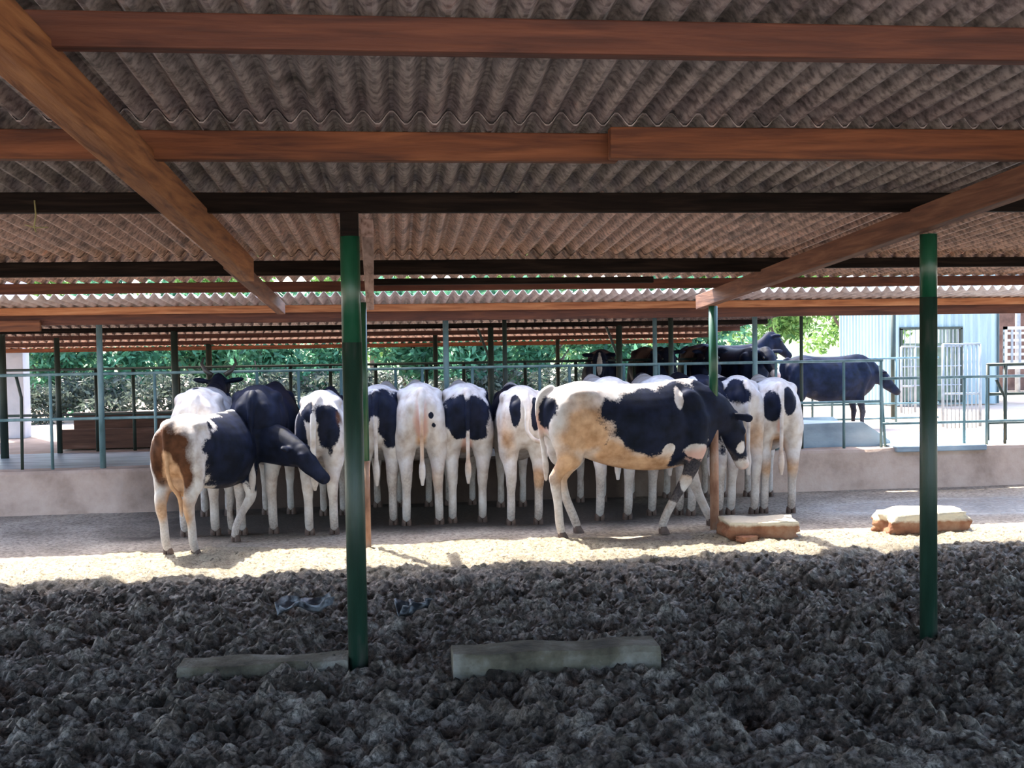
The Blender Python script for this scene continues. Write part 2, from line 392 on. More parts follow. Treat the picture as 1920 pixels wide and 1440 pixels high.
def rafter(pa, Ya, Yb, wd, h, mt, label, top=0.10):
    """pa = (px, py) of a bottom edge point at depth Ya; runs parallel to Y down the roof slope"""
    x = on_y(pa[0], pa[1], Ya).x
    za = sheet_z(Ya) - top - h/2; zb = sheet_z(Yb) - top - h/2; m = MB()
    m.beam((x, Ya, za), (x, Yb, zb), wd, h)
    return tag(m.build('rafter', mt, bevel=0.006, origin=(x, (Ya+Yb)/2, (za+zb)/2)), label, 'beam')
xA = on_y(530, 566, 9.3).x
def rafter_x(x, Ya, Yb, wd, h, mt, label, top):
    za = sheet_z(Ya) - top - h/2; zb = sheet_z(Yb) - top - h/2; m = MB()
    m.beam((x, Ya, za), (x, Yb, zb), wd, h)
    return tag(m.build('rafter', mt, bevel=0.006, origin=(x, (Ya+Yb)/2, (za+zb)/2)), label, 'beam')
rafter_x(xA-0.01, 2.2, 7.2, 0.09, 0.15, R_or, 'thick orange sloping rafter crossing the upper left corner', 0.08)
rafter_x(xA-0.035, 6.6, 9.5, 0.07, 0.10, R_md, 'grey brown rafter length continuing the thick orange one down to the back', 0.13)
P_nl = on_y(672, 1235, 5.5); P_fl = on_z(688, 1032, 0)
P_nr = on_y(1741, 1235, 5.5); P_fr = on_z(1340, 992, 0)
xb1, xb2 = on_y(689, 440, 5.65).x, on_y(694, 572, 9.5).x
m = MB(); za, zb = sheet_z(5.65)-0.15, sheet_z(9.5)-0.15
m.beam((xb1, 5.65, za), (xb2, 9.5, zb), 0.065, 0.10)
tag(m.build('rafter', R_lt, bevel=0.006, origin=((xb1+xb2)/2, 7.5, (za+zb)/2)), 'short pinkish brown rafter from the near left post back to the post behind it', 'beam')
rafter_x(P_fr.x-0.03, 2.2, 9.6, 0.08, 0.13, R_md, 'long brown sloping rafter over the right green post', 0.09)

# ------------------------------------------------------------------ posts
def pipe_post(x, y, z0, z1, r, mt_top, label, low=None, split=None, group=None, cap=None, plate=False):
    root = empty('steel_post', (x, y, z0), 0, label, 'post', group)
    m = MB(); n = 16
    if low: m.tube([(0,0,split - z0), (0,0,z1 - z0)], r, n)
    else: m.tube([(0,0,0), (0,0,z1 - z0)], r, n)
    m.build('pipe', mt_top, root, True)
    if low:
        m = MB(); m.tube([(0,0,-0.05), (0,0,split - z0)], r*1.015, n); m.build('muddy_foot', low, root, True)
    if cap:
        m = MB(); m.box((-r*0.9, -r*0.9, z1-z0), (r*0.9, r*0.9, z1-z0+cap)); m.build('head_block', W_dk, root)
    if plate:
        m = MB(); m.box((-r*1.9, -r*1.9, -0.01), (r*1.9, r*1.9, 0.012)); m.build('base_plate', RUST, root)
    return root
pipe_post(P_nl.x, 5.5, 0, 2.26, 0.05, GREEN, 'thick green pipe post standing near left, in front of the cows', GREEN_MUD, 1.72, cap=sheet_z(5.5)-0.10-2.26)
pipe_post(P_nr.x, 5.5, 0, sheet_z(5.5)-0.22, 0.045, GREEN, 'thick green pipe post standing at the right of the pen', GREEN_MUD, 1.92)
pipe_post(P_fl.x, P_fl.y, 0, sheet_z(P_fl.y)-0.20, 0.036, GREEN, 'green post with muddy orange foot directly behind the near left post', RUST, 0.75)
pipe_post(P_fr.x, P_fr.y, 0, sheet_z(P_fr.y)-0.22, 0.04, GREEN, 'green post with rusty foot in front of the walking cow head', RUST, 0.95)

# ------------------------------------------------------------------ back posts and fences
YF = 11.62
def roofpost(px, Y, r, mt, label, z0=ZB, py=760, top=None, group=None):
    x = X_at(px, Y, py); z1 = top if top else sheet_z(Y) - 0.06
    m = MB(); m.tube([(0,0,0), (0,0,z1-z0)], r, 10)
    o = m.build('roof_post', mt, None, True); o.location = (x, Y, z0)
    return tag(o, label, 'post', group)
roofpost(190, YF, 0.032, TEAL, 'pale teal post on the low wall left of the brown rumped calf', 0.44)
roofpost(838, YF, 0.032, TEAL, 'pale teal post rising behind the white and the black rumped calves', 0.44)
roofpost(1416, YF, 0.030, TEAL, 'pale teal post rising behind the rightmost calf of the line', 0.44)
roofpost(1503, YF+0.1, 0.020, DKPOST, 'thin dark post on the low wall just right of the line of calves', 0.44, top=2.0)
roofpost(110, 14.0, 0.035, DKPOST, 'dark post at the far edge of the alley, leftmost')
roofpost(330, 13.2, 0.042, DKPOST, 'dark post seen above the white backed calf at left')
roofpost(394, 15.5, 0.042, DKPOST, 'dark post farther back, right of the post above the white backed calf')
roofpost(818, 14.3, 0.030, DKPOST, 'thin dark post just left of the middle teal post')
roofpost(922, 13.2, 0.036, DKPOST, 'dark post with a brace, left of a close pair in the middle')
roofpost(948, 12.1, 0.026, DKPOST, 'blackish post, right of a close pair in the middle')
roofpost(1047, 15.5, 0.030, DKPOST, 'thin dark post above the white rump of the walking cow')
roofpost(1162, 13.2, 0.040, DKPOST, 'dark braced post above the back of the walking cow')
roofpost(1229, 12.1, 0.026, TEAL, 'thin greyish post, left one of two above the walking cow shoulder')
roofpost(1259, 12.1, 0.030, DKPOST, 'black post, right one of two above the walking cow shoulder')
roofpost(1675, 16.2, 0.04, DKPOST, 'dark post in front of the white metal building', top=2.35)
for px, Y in ((922, 13.2), (1162, 13.2)):
    x = X_at(px, Y, 760); m = MB(); z = sheet_z(Y)-0.08
    m.beam((x-0.16, Y, z), (x, Y, z-0.42), 0.03, 0.03)
    o = m.build('knee_brace', DKPOST, origin=(x, Y, z-0.2))
    tag(o, 'slanting brace on the left of the %s post' % ('middle dark' if px == 922 else 'dark post behind the walking cow, a rusty'), 'brace')

def fence(name, label, Y, pxa, pxb, rails, posts, mt, z0, rr=0.016, pr=0.017, slant=None, group=None):
    xa, xb = X_at(pxa, Y, 700), X_at(pxb, Y, 700)
    root = empty(name, ((xa+xb)/2, Y, z0), 0, label, 'fence', group)
    cx = (xa+xb)/2
    for z in rails:
        m = MB(); m.tube([(xa-cx, 0, z-z0), (xb-cx, 0, z-z0)], rr, 8); m.build('rail', mt, root, True)
    for p in posts:
        px, zt = p if hasattr(p, '__len__') else (p, max(rails))
        x = X_at(px, Y, 720) - cx
        m = MB(); m.tube([(x, 0, 0), (x, 0, zt-z0)], pr, 8); m.build('post', mt, root, True)
    return root
# feed barrier on the low wall: top rail, neck rail and uprights
fence('feed_barrier', 'teal pipe feed barrier along the low wall above the line of calves', YF, -60, 1655, [1.45, 0.98],
      [94, 290, 482, 560, 640, 742, 792, 886, 1012, 1068, 1115, 1170, 1235, 1285, 1455, 1582, 1652], TEAL, 0.45)
fence('feed_barrier', 'lower grey green pipe barrier continuing right past the tall green post', YF+0.02, 1652, 2000, [1.24, 0.72],
      [1745, 1808, 1850], TEAL, 0.45)
fence('yard_fence', 'dark pipe fence along the far side of the alley', 14.1, -80, 1330, [1.46, 0.88],
      [7, 180, 250, 335, 545, 620, 705, 800, 870, 918, 985, 1080, 1190, 1240, 1325], DKPOST, ZB, 0.017, 0.022)
fence('yard_fence', 'grey pipe fence around the right side of the sunny yard', 15.2, 1420, 1760, [1.40, 0.72, 0.50],
      [1462, 1523, 1560, 1618, 1680], TEAL, ZB, 0.016, 0.018)
fence('yard_fence', 'dark end fence at the far right edge of the yard', 12.6, 1850, 2080, [1.35, 0.98, 0.62], [1852, 1885, 1950], DKPOST, ZB, 0.02, 0.022)

# lone bent rail pieces of the barrier (curved neck bars)
for i, (pa, pb, pc) in enumerate((((1650, 685), (1652, 720), (1660, 820)), ((1868, 712), (1884, 745), (1884, 822)), ((30, 705), (40, 745), (40, 820)))):
    a, b_, c = [on_y(p[0], p[1], YF+0.06) for p in (pa, pb, pc)]; c.z = 0.45
    m = MB(); m.tube([a, a.lerp(b_, 0.6), b_, b_.lerp(c, 0.3), c], 0.017, 8)
    o = m.build('neck_bar', TEAL if i == 0 else DKPOST, None, True)
    tag(o, ['bent teal neck bar at the right end of the long barrier', 'bent dark neck bar right of the tall green post', 'bent dark neck bar at far left'][i], 'bar')

# ------------------------------------------------------------------ alley furniture
def slab(name, pts, z0, z1, mt, label, cat, bevel=0.01):
    m = MB(); n = len(pts); vs = [(p[0], p[1], z0) for p in pts] + [(p[0], p[1], z1 if len(p) < 3 else p[2]) for p in pts]
    fs = [tuple(range(n))[::-1], tuple(range(n, 2*n))] + [(i, (i+1) % n, n+(i+1) % n, n+i) for i in range(n)]
    cx = sum(p[0] for p in pts)/n; cy = sum(p[1] for p in pts)/n
    m.add(vs, fs); return tag(m.build(name, mt, bevel=bevel, origin=(cx, cy, z0)), label, cat)
xa, xb, xc = X_at(1500, 12.0), X_at(1568, 12.6), X_at(1645, 12.2)
slab('concrete_ramp', [(xa-0.3, 11.85, 0.72), (xb, 11.85, 0.72), (xc, 11.85, 0.50), (xc, 12.7, 0.50), (xb, 12.7, 0.74), (xa-0.3, 12.7, 0.74)], 0.29, 0.6, CONC_BLUE,
     'blue grey sloping concrete trough block right of the line of calves', 'trough')
xa, xb = X_at(1668, 11.6), X_at(1835, 11.6)
slab('wet_concrete_slab', [(xa, 11.42), (xb, 11.42), (xb, 11.95), (xa, 11.95)], 0.41, 0.472, CONC_BLUE, 'low bluish wet slab set on the wall beside the tall right post', 'slab')
m = MB(); xa, xb = X_at(-80, 14.6), X_at(300, 14.6)
# long brown trough on the far side of the alley
def trough(pxa, pxb, Y, label):
    xa, xb = X_at(pxa, Y), X_at(pxb, Y); L = xb-xa
    r = empty('feed_trough', ((xa+xb)/2, Y, ZB), 0, label, 'trough')
    m = MB(); m.box((-L/2, 0, 0), (L/2, 0.05, 0.26)); m.build('front_board', TROUGH, r, bevel=0.006)
    m = MB(); m.box((-L/2, 0.55, 0), (L/2, 0.60, 0.42)); m.build('rear_board', TROUGH, r, bevel=0.006)
    m = MB(); m.box((-L/2, 0.05, 0.0), (L/2, 0.55, 0.06)); m.build('trough_floor', TROUGH, r)
    m = MB(); m.box((-L/2, 0.53, 0.42), (L/2, 0.62, 0.45)); m.build('rim', WHITEW, r)
    return r
trough(112, 700, 14.5, 'long brown wooden feed trough with pale rim beyond the alley at left')

# ------------------------------------------------------------------ stones and kerbs
def rock(name, c, sx, sy, sz, seed, mt, label, cat='stone', rz=0.0, flat=0.5):
    bm = bmesh.new(); bmesh.ops.create_cube(bm, size=2)
    bmesh.ops.subdivide_edges(bm, edges=bm.edges[:], cuts=9, use_grid_fill=True)
    for v in bm.verts:
        p = v.co.copy(); s = p.normalized() * 1.25
        q = p.lerp(s, flat*0.55)
        n = mnoise.fractal(Vector((q.x*1.3+seed, q.y*1.3, q.z*1.3)), 0.8, 2.0, 4) * 0.16
        q = q * (1 + n)
        v.co = Vector((q.x*sx/2, q.y*sy/2, (q.z+1)*sz/2))
    me = bpy.data.meshes.new(name); bm.to_mesh(me); bm.free(); me.materials.append(mt)
    me.polygons.foreach_set('use_smooth', [True]*len(me.polygons))
    o = bpy.data.objects.new(name, me); COL.objects.link(o); o.location = c; o.rotation_euler = (0, 0, rz)
    return tag(o, label, cat)
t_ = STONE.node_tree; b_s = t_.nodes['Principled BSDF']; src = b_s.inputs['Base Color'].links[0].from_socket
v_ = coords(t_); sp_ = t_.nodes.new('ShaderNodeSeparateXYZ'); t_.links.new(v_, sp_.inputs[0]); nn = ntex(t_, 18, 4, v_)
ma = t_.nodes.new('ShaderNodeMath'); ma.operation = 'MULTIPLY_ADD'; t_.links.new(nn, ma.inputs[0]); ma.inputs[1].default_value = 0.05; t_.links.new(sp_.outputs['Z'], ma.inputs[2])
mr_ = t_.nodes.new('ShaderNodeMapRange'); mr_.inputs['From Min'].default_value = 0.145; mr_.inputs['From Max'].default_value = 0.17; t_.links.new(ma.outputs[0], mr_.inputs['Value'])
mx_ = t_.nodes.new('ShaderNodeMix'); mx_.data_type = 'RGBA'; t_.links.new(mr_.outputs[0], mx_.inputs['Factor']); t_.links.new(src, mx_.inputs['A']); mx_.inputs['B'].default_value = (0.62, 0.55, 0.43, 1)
t_.links.new(mx_.outputs['Result'], b_s.inputs['Base Color'])     # sunlit tops of the blocks painted in as a pale cap
c = on_z(1432, 1013, 0.0); rock('sandstone_block', (c.x, c.y+0.13, 0.0), 0.60, 0.36, 0.16, 2.0, STONE, 'brown stone block with sunlit top just right of the rusty footed post', rz=-0.08, flat=0.15)
c = on_z(1742, 1004, 0.0); rock('sandstone_block', (c.x-0.02, c.y+0.13, 0.0), 0.70, 0.36, 0.20, 7.0, STONE, 'brown stone block behind the tall right green post', rz=0.06, flat=0.15)
c = on_z(1400, 1018, 0); rock('small_stone', (c.x, c.y, 0.01), 0.16, 0.1, 0.05, 5.0, STONE, 'small brown stone before the left sandstone block', rz=0.3)
def kerb(pxa, pxb, Y0, Y1, z1, seed, label):
    xa, xb = X_at(pxa, Y0, 1240), X_at(pxb, Y0, 1240); L = xb-xa
    m = MB(); n = 40; prof = []
    for i in range(n+1):
        x = -L/2 + L*i/n
        a, b_, c = [0.012*mnoise.noise(Vector((x*4, s, seed))) for s in (0.3, 4.4, 9.1)]
        d = Y1-Y0
        prof.append([(x, a, -0.1), (x, a*1.3, z1-0.03+b_), (x, 0.025+b_, z1+b_), (x, d-0.03+c, z1+c), (x, d+c, z1-0.04+a), (x, d, -0.1)])
    vs = [p for r in prof for p in r]; fs = []
    for i in range(n):
        for k in range(5): fs.append((i*6+k, (i+1)*6+k, (i+1)*6+k+1, i*6+k+1))
        fs.append((i*6+5, (i+1)*6+5, (i+1)*6, i*6))
    fs.append(tuple(range(6))); fs.append(tuple(n*6+k for k in range(6))[::-1])
    m.add(vs, fs); o = m.build('concrete_kerb', KERB, None, False, bevel=0.004); o.location = ((xa+xb)/2, Y0, 0)
    return tag(o, label, 'kerb')
kerb(850, 1240, 5.18, 5.42, 0.165, 1.0, 'weathered concrete kerb block with bluish top at the bottom centre')
kerb(330, 652, 5.40, 5.62, 0.10, 4.0, 'half buried concrete kerb left of the near left green post')
# a scrap shape added for the pale highlights on the manure
def glint(px, py, L, rz, label, seed):
    c = on_z(px, py, 0.10); m = MB(); n = 14; vs = []; fs = []
    for i in range(n+1):
        for j in range(7):
            x = -L/2+L*i/n; y = (j/6-0.5)*0.16
            z = 0.03 + 0.05*mnoise.noise(Vector((x*7+seed, y*9, 0))) + 0.02*mnoise.noise(Vector((x*25, y*25, seed)))
            vs.append((x, y*(0.6+0.5*math.sin(i*0.9)), z+0.02*abs(j-3)))
    for i in range(n):
        for j in range(6): fs.append((i*7+j, (i+1)*7+j, (i+1)*7+j+1, i*7+j+1))
    m.add(vs, fs); o = m.build('highlight_strip', GLINT_PALE, None, True); o.location = c; o.rotation_euler = (0.1, 0, rz)
    sd = o.modifiers.new('thick', 'SOLIDIFY'); sd.thickness = 0.006
    return tag(o, label, 'plastic scrap')  # not real plastic: added shape standing in for a highlight on the manure
GLINT_PALE = noisy('pale_highlight', [(0.42,(0.025,0.03,0.04)),(0.6,(0.24,0.27,0.32))], 14, 0.4)
glint(572, 1150, 0.34, 0.4, 'crumpled pale strip added as a highlight on the manure left of the near post', 1.0)
glint(775, 1158, 0.2, 0.5, 'small pale added scrap on the manure right of the near post', 3.0)

# ------------------------------------------------------------------ cattle
def coat_material():
    m, t, b = mat('cattle_coat')
    def attr(n):
        a = t.nodes.new('ShaderNodeAttribute'); a.attribute_name = n; a.attribute_type = 'GEOMETRY'; return a.outputs['Fac']
    v = coords(t); fine = ntex(t, 55, 3, v)
    def thr(src, wdt=0.05, wob=0.25):
        ad = t.nodes.new('ShaderNodeMath'); ad.operation = 'MULTIPLY_ADD'
        sb = t.nodes.new('ShaderNodeMath'); sb.operation = 'SUBTRACT'; t.links.new(fine, sb.inputs[0]); sb.inputs[1].default_value = 0.5
        t.links.new(sb.outputs[0], ad.inputs[0]); ad.inputs[1].default_value = wob; t.links.new(src, ad.inputs[2])
        mr = t.nodes.new('ShaderNodeMapRange'); mr.inputs['From Min'].default_value = -wdt; mr.inputs['From Max'].default_value = wdt
        t.links.new(ad.outputs[0], mr.inputs['Value']); return mr.outputs[0]
    def mixc(fac, A, B):
        x = t.nodes.new('ShaderNodeMix'); x.data_type = 'RGBA'
        t.links.new(fac, x.inputs['Factor'])
        for s, c in (('A', A), ('B', B)):
            if isinstance(c, tuple): x.inputs[s].default_value = (*c, 1)
            else: t.links.new(c, x.inputs[s])
        return x.outputs['Result']
    med = ntex(t, 9, 4, v)
    white = ramp(t, med, [(0.3,(0.40,0.34,0.31)),(0.5,(0.56,0.53,0.52)),(0.7,(0.66,0.655,0.67))])
    blk = ramp(t, med, [(0.3,(0.006,0.008,0.014)),(0.7,(0.013,0.018,0.042))])
    tan = ramp(t, med, [(0.3,(0.34,0.19,0.10)),(0.7,(0.66,0.43,0.27))])
    brn = ramp(t, med, [(0.3,(0.045,0.020,0.012)),(0.7,(0.13,0.055,0.028))])
    pink = (0.56, 0.36, 0.31)
    c = mixc(thr(attr('tan'), 0.35), white, tan)
    c = mixc(thr(attr('pink'), 0.30), c, pink)
    c = mixc(thr(attr('black'), 0.06, 0.3), c, blk)
    c = mixc(thr(attr('brown'), 0.2), c, brn)
    c = mixc(thr(attr('tanover'), 0.15), c, tan)
    gm = t.nodes.new('ShaderNodeMath'); gm.operation = 'MULTIPLY'; t.links.new(attr('grime'), gm.inputs[0]); gm.inputs[1].default_value = 0.8
    c = mixc(gm.outputs[0], c, ramp(t, fine, [(0.35,(0.15,0.115,0.095)),(0.6,(0.40,0.33,0.29))]))
    t.links.new(c, b.inputs['Base Color'])
    b.inputs['Roughness'].default_value = 0.6
    b.inputs['Specular IOR Level'].default_value = 0.08
    bump(t, b, ntex(t, 90, 2, v), 0.12, 0.005)
    return m
COAT = coat_material()
HOOF = noisy('horn_hoof', [(0.3,(0.05,0.03,0.025)),(0.7,(0.14,0.09,0.075))], 12, 0.6)
EYE = mat('glossy_eye')[0]; EYE.node_tree.nodes['Principled BSDF'].inputs['Base Color'].default_value = (0.01,0.008,0.006,1)
EYE.node_tree.nodes['Principled BSDF'].inputs['Roughness'].default_value = 0.1
HORN = noisy('dark_horn', [(0.3,(0.02,0.018,0.016)),(0.7,(0.08,0.07,0.06))], 10, 0.4)

# torso rings: x, z top, z bottom, half width, flatness of the top
TORSO = [(-0.20, 1.13, 1.00, 0.07), (-0.165, 1.20, 0.88, 0.135), (-0.08, 1.255, 0.76, 0.185), (0.05, 1.295, 0.70, 0.225),
         (0.16, 1.31, 0.66, 0.245), (0.32, 1.285, 0.60, 0.235), (0.50, 1.275, 0.555, 0.275), (0.70, 1.275, 0.53, 0.285), (0.90, 1.29, 0.535, 0.25),
         (1.04, 1.31, 0.56, 0.205), (1.16, 1.30, 0.62, 0.175), (1.27, 1.24, 0.70, 0.145), (1.35, 1.12, 0.78, 0.09)]
def lerp_torso(n=36):
    T = np.array(TORSO); s = np.linspace(0, len(T)-1, n); i = np.minimum(s.astype(int), len(T)-2); f = s - i
    # Catmull-Rom
    P0 = T[np.maximum(i-1, 0)]; P1 = T[i]; P2 = T[i+1]; P3 = T[np.minimum(i+2, len(T)-1)]; f = f[:, None]
    return 0.5*((2*P1) + (-P0+P2)*f + (2*P0-5*P1+4*P2-P3)*f*f + (-P0+3*P1-3*P2+P3)*f**3)

def seg_chain(mb, pts, sub=5):
    """tapered chain of overlapping ellipsoid-ish tubes: pts = [(x,y,z,r[,rx_scale])]"""
    P = [Vector(p[:3]) for p in pts]; R = [p[3] for p in pts]
    # smooth interpolation for the tube body
    ps, rs = [], []
    for i in range(len(P)-1):
        a = P[max(i-1,0)]; b_ = P[i]; c = P[i+1]; d = P[min(i+2, len(P)-1)]
        for k in range(sub):
            t = k/sub
            ps.append(0.5*((2*b_)+(-a+c)*t+(2*a-5*b_+4*c-d)*t*t+(-a+3*b_-3*c+d)*t**3) if i > 0 or True else b_)
            tt = t*t*(3-2*t); rs.append(R[i]*(1-tt)+R[i+1]*tt)
    ps.append(P[-1]); rs.append(R[-1])
    mb.tube(ps, rs, 12)
    mb.ell(ps[0], rs[0], nu=12, nv=8); mb.ell(ps[-1], rs[-1], nu=12, nv=8)

def fieldval(P, ells, seed, amp=0.35, fr=5.0):
    if not ells: return np.full(len(P), -1.0)
    nz = np.array([mnoise.noise(Vector((p[0]*fr+seed*7.3, p[1]*fr, p[2]*fr))) for p in P])
    nz += 0.5*np.array([mnoise.noise(Vector((p[0]*fr*2.3+seed*3.1, p[1]*fr*2.3, p[2]*fr*2.3))) for p in P])
    v = np.full(len(P), -9.0)
    for e in ells:
        c = np.array(e[:3]); r = np.array(e[3:6]); s = 1 - np.sqrt((((P-c)/r)**2).sum(1))
        v = np.maximum(v, s)
    return v + amp*nz

HIND = lambda s: [(0.10, s*0.11, 1.02, 0.14), (-0.02, s*0.125, 0.86, 0.125), (0.0, s*0.14, 0.70, 0.10), (-0.06, s*0.135, 0.56, 0.066),
                  (-0.085, s*0.13, 0.46, 0.054), (-0.045, s*0.13, 0.30, 0.041), (-0.03, s*0.13, 0.15, 0.042), (0.0, s*0.13, 0.07, 0.040)]
FRONT = lambda s: [(1.12, s*0.10, 0.98, 0.13), (1.04, s*0.115, 0.74, 0.09), (1.06, s*0.115, 0.56, 0.06), (1.09, s*0.115, 0.40, 0.046),
                   (1.08, s*0.115, 0.26, 0.034), (1.09, s*0.115, 0.14, 0.036), (1.11, s*0.115, 0.07, 0.037)]

def make_cow(label, px, py, yaw, scale=1.0, z=0.0, at=None, legs={}, neck=None, head=(1, 0, -0.35), tail=None, width=1.0,
             black=(), white=(), brown=(), tan=(), tanover=(), pink=(), allblack=False, seed=1, group=None, horns=False, eyes=False, udder=False, vox=0.0135, cat='cow', hz=1.0, legw=1.0):
    """yaw: heading measured from +Y (away from the camera) towards +X, degrees. Local frame: x forward, y left, z up; origin between the hind feet."""
    mb = MB()
    # torso
    T = lerp_torso(); n = 28; vs = []; fs = []
    for (x, zt, zb, hw) in T:
        zc = (zt+zb)/2; hh = (zt-zb)/2
        for k in range(n):
            th = 2*math.pi*k/n; sy = math.sin(th); cz = math.cos(th)
            nar = 1 - 0.30*max(0, cz)**1.5*min(1, 0.45+max(0, x-0.1)) if x < 0.95 else 1 - 0.42*max(0, cz)
            nar *= 1 - 0.15*max(0, -cz)**2
            yy = math.copysign(abs(sy)**0.85, sy)*hw*width*nar
            zz = zc + math.copysign(abs(cz)**0.9, cz)*hh
            vs.append((x, yy, zz))
    m_ = len(T)
    for i in range(m_-1):
        for k in range(n): fs.append((i*n+k, (i+1)*n+k, (i+1)*n+(k+1)%n, i*n+(k+1)%n))
    fs.append(tuple(range(n))[::-1]); fs.append(tuple((m_-1)*n+k for k in range(n)))
    fs = [f[::-1] for f in fs]
    mb.add(vs, fs)
    # hook bones, pin bones
    for s in (-1, 1):
        mb.ell((0.12, s*0.140*width, 1.19), (0.14, 0.075, 0.070)); mb.ell((-0.13, s*0.085*width, 1.10), (0.07, 0.06, 0.08))
        mb.ell((1.06, s*0.13*width, 0.98), (0.16, 0.075, 0.24)); mb.ell((0.0, s*0.13*width, 0.93), (0.18, 0.105, 0.27)); mb.ell((0.0, s*0.14*width, 0.74), (0.125, 0.085, 0.17))
    # legs
    L = {'hl': HIND(1), 'hr': HIND(-1), 'fl': FRONT(1), 'fr': FRONT(-1)}
    for k, val in legs.items():
        if isinstance(val, list): L[k] = val
        else:     # (dx, dy[, dz]) shift of the foot, blended up the leg
            dx, dy = val[:2]; dz = val[2] if len(val) > 2 else 0; b_ = []
            zt = L[k][0][2]
            for (x, y, zz, r) in L[k]:
                f = max(0, (zt-zz)/zt)**1.15; b_.append((x+dx*f, y+dy*f, zz+dz*f*f, r))
            L[k] = b_
    for k in L:
        L[k] = [(a, b_*width, c, r*(legw if c < 0.6 else 1)) for a, b_, c, r in L[k]]
        seg_chain(mb, L[k])
        if k[0] == 'h':
            h = L[k][4]; mb.ell((h[0]-0.025, h[1], h[2]+0.03), (0.035, 0.03, 0.055))
        else:
            h = L[k][3]; mb.ell((h[0]+0.008, h[1], h[2]), (0.048, 0.046, 0.06))
    if udder: mb.ell((0.10, 0, 0.66), (0.15, 0.12, 0.13))
    # neck and head
    neck = neck or [(1.10, 0, 1.06, 0.20), (1.34, 0, 1.10, 0.145), (1.56, 0, 1.14, 0.115)]
    neck = [tuple(p) for p in neck]
    for a, b_ in zip(neck[:-1], neck[1:]):
        pa, pb = Vector(a[:3]), Vector(b_[:3]); N = 7
        for i in range(N+1):
            t = i/N; p = pa.lerp(pb, t); r = a[3]*(1-t)+b_[3]*t
            mb.ell(p, (r*0.85, r*0.72, r*1.12), nu=12, nv=8)
    poll = Vector(neck[-1][:3]); hd = Vector(head).normalized()
    side = Vector((0,0,1)).cross(hd).normalized(); hup = hd.cross(side)
    HR = Matrix((hd, side, hup)).transposed()
    def H(a, b_, c): return poll + HR @ Vector((a, b_, c))
    prof = [(0.0, 0.02, 0.095, 0.105), (0.06, 0.025, 0.105, 0.115), (0.14, 0.01, 0.10, 0.115), (0.22, -0.01, 0.082, 0.10), (0.30, -0.02, 0.066, 0.082), (0.38, -0.028, 0.064, 0.070), (0.43, -0.03, 0.066, 0.062)]
    for a, b_ in zip(prof[:-1], prof[1:]):
        for i in range(4):
            t = i/4; q = [a[j]*(1-t)+b_[j]*t for j in range(4)]
            mb.ell(H(q[0], 0, q[1]), (0.06, q[2], q[3]), HR, 12, 8)
    mb.ell(H(0.44, 0, -0.03), (0.045, 0.066, 0.058), HR, 12, 8)
    mb.ell(H(0.0, 0, 0.09), (0.06, 0.055, 0.05), HR, 12, 8)
    for s in (-1, 1):
        mb.ell(H(0.13, s*0.082, 0.055), (0.045, 0.03, 0.032), HR, 10, 6)
        ER = HR @ Matrix.Rotation(s*0.25, 3, 'X') @ Matrix.Rotation(-s*0.25, 3, 'Z')
        mb.ell(H(-0.015, s*0.165, 0.055), (0.045, 0.105, 0.026), ER, 12, 8)
        mb.ell(H(0.0, s*0.20, 0.062), (0.05, 0.05, 0.022), ER, 12, 8)
    # tail
    tl = tail or [(-0.12, 0, 1.24, 0.04), (-0.20, 0, 1.20, 0.034), (-0.235, 0, 1.08, 0.028), (-0.225, 0, 0.85, 0.022), (-0.21, 0, 0.66, 0.022), (-0.20, 0, 0.52, 0.034), (-0.20, 0, 0.40, 0.02)]
    seg_chain(mb, tl)
    me0 = mb.mesh('tmp_mesh'); tmp = bpy.data.objects.new('tmp', me0); COL.objects.link(tmp)
    r = tmp.modifiers.new('r', 'REMESH'); r.mode = 'VOXEL'; r.voxel_size = vox
    s_ = tmp.modifiers.new('s', 'SMOOTH'); s_.factor = 0.5; s_.iterations = 8
    dg = bpy.context.evaluated_depsgraph_get()
    me = bpy.data.meshes.new_from_object(tmp.evaluated_get(dg)); bpy.data.objects.remove(tmp); bpy.data.meshes.remove(me0)
    me.name = 'dairy_cow'; me.materials.clear(); me.materials.append(COAT)
    me.polygons.foreach_set('use_smooth', [True]*len(me.polygons))
    nv = len(me.vertices); P = np.empty(nv*3); me.vertices.foreach_get('co', P); P = P.reshape(-1, 3)
    if allblack:
        B = np.full(nv, 1.0)
        if white: B = -fieldval(P, white, seed)
    else:
        B = fieldval(P, black, seed)
        if white: B = np.minimum(B, -fieldval(P, white, seed+5))
    muz = tuple(H(0.46, 0, -0.03)); gr = np.array([mnoise.noise(Vector((p[0]*6, p[1]*6+seed, p[2]*3))) for p in P])
    fields = {'black': B, 'brown': fieldval(P, brown, seed+1, 0.3), 'tan': fieldval(P, tan, seed+2, 0.35), 'grime': np.clip(0.6*(0.62-P[:, 2])/0.5 + 0.5*gr*(P[:, 2] < 0.75), 0, 1)*(0.4 if allblack else 1.0), 'tanover': fieldval(P, tanover, seed+4, 0.2),
              'pink': fieldval(P, list(pink) + [(*muz, 0.06, 0.07, 0.06)], seed+3, 0.25)}
    for k, val in fields.items():
        a = me.attributes.new(k, 'FLOAT', 'POINT'); a.data.foreach_set('value', np.clip(val, -3, 3).astype(np.float32))
    o = bpy.data.objects.new('dairy_cow', me); COL.objects.link(o)
    tag(o, label, cat, group)
    g = at if at else on_z(px, py, z)
    o.location = (g[0], g[1], z); o.rotation_euler = (0, 0, math.pi/2 - math.radians(yaw)); o.scale = (scale, scale, scale*hz)
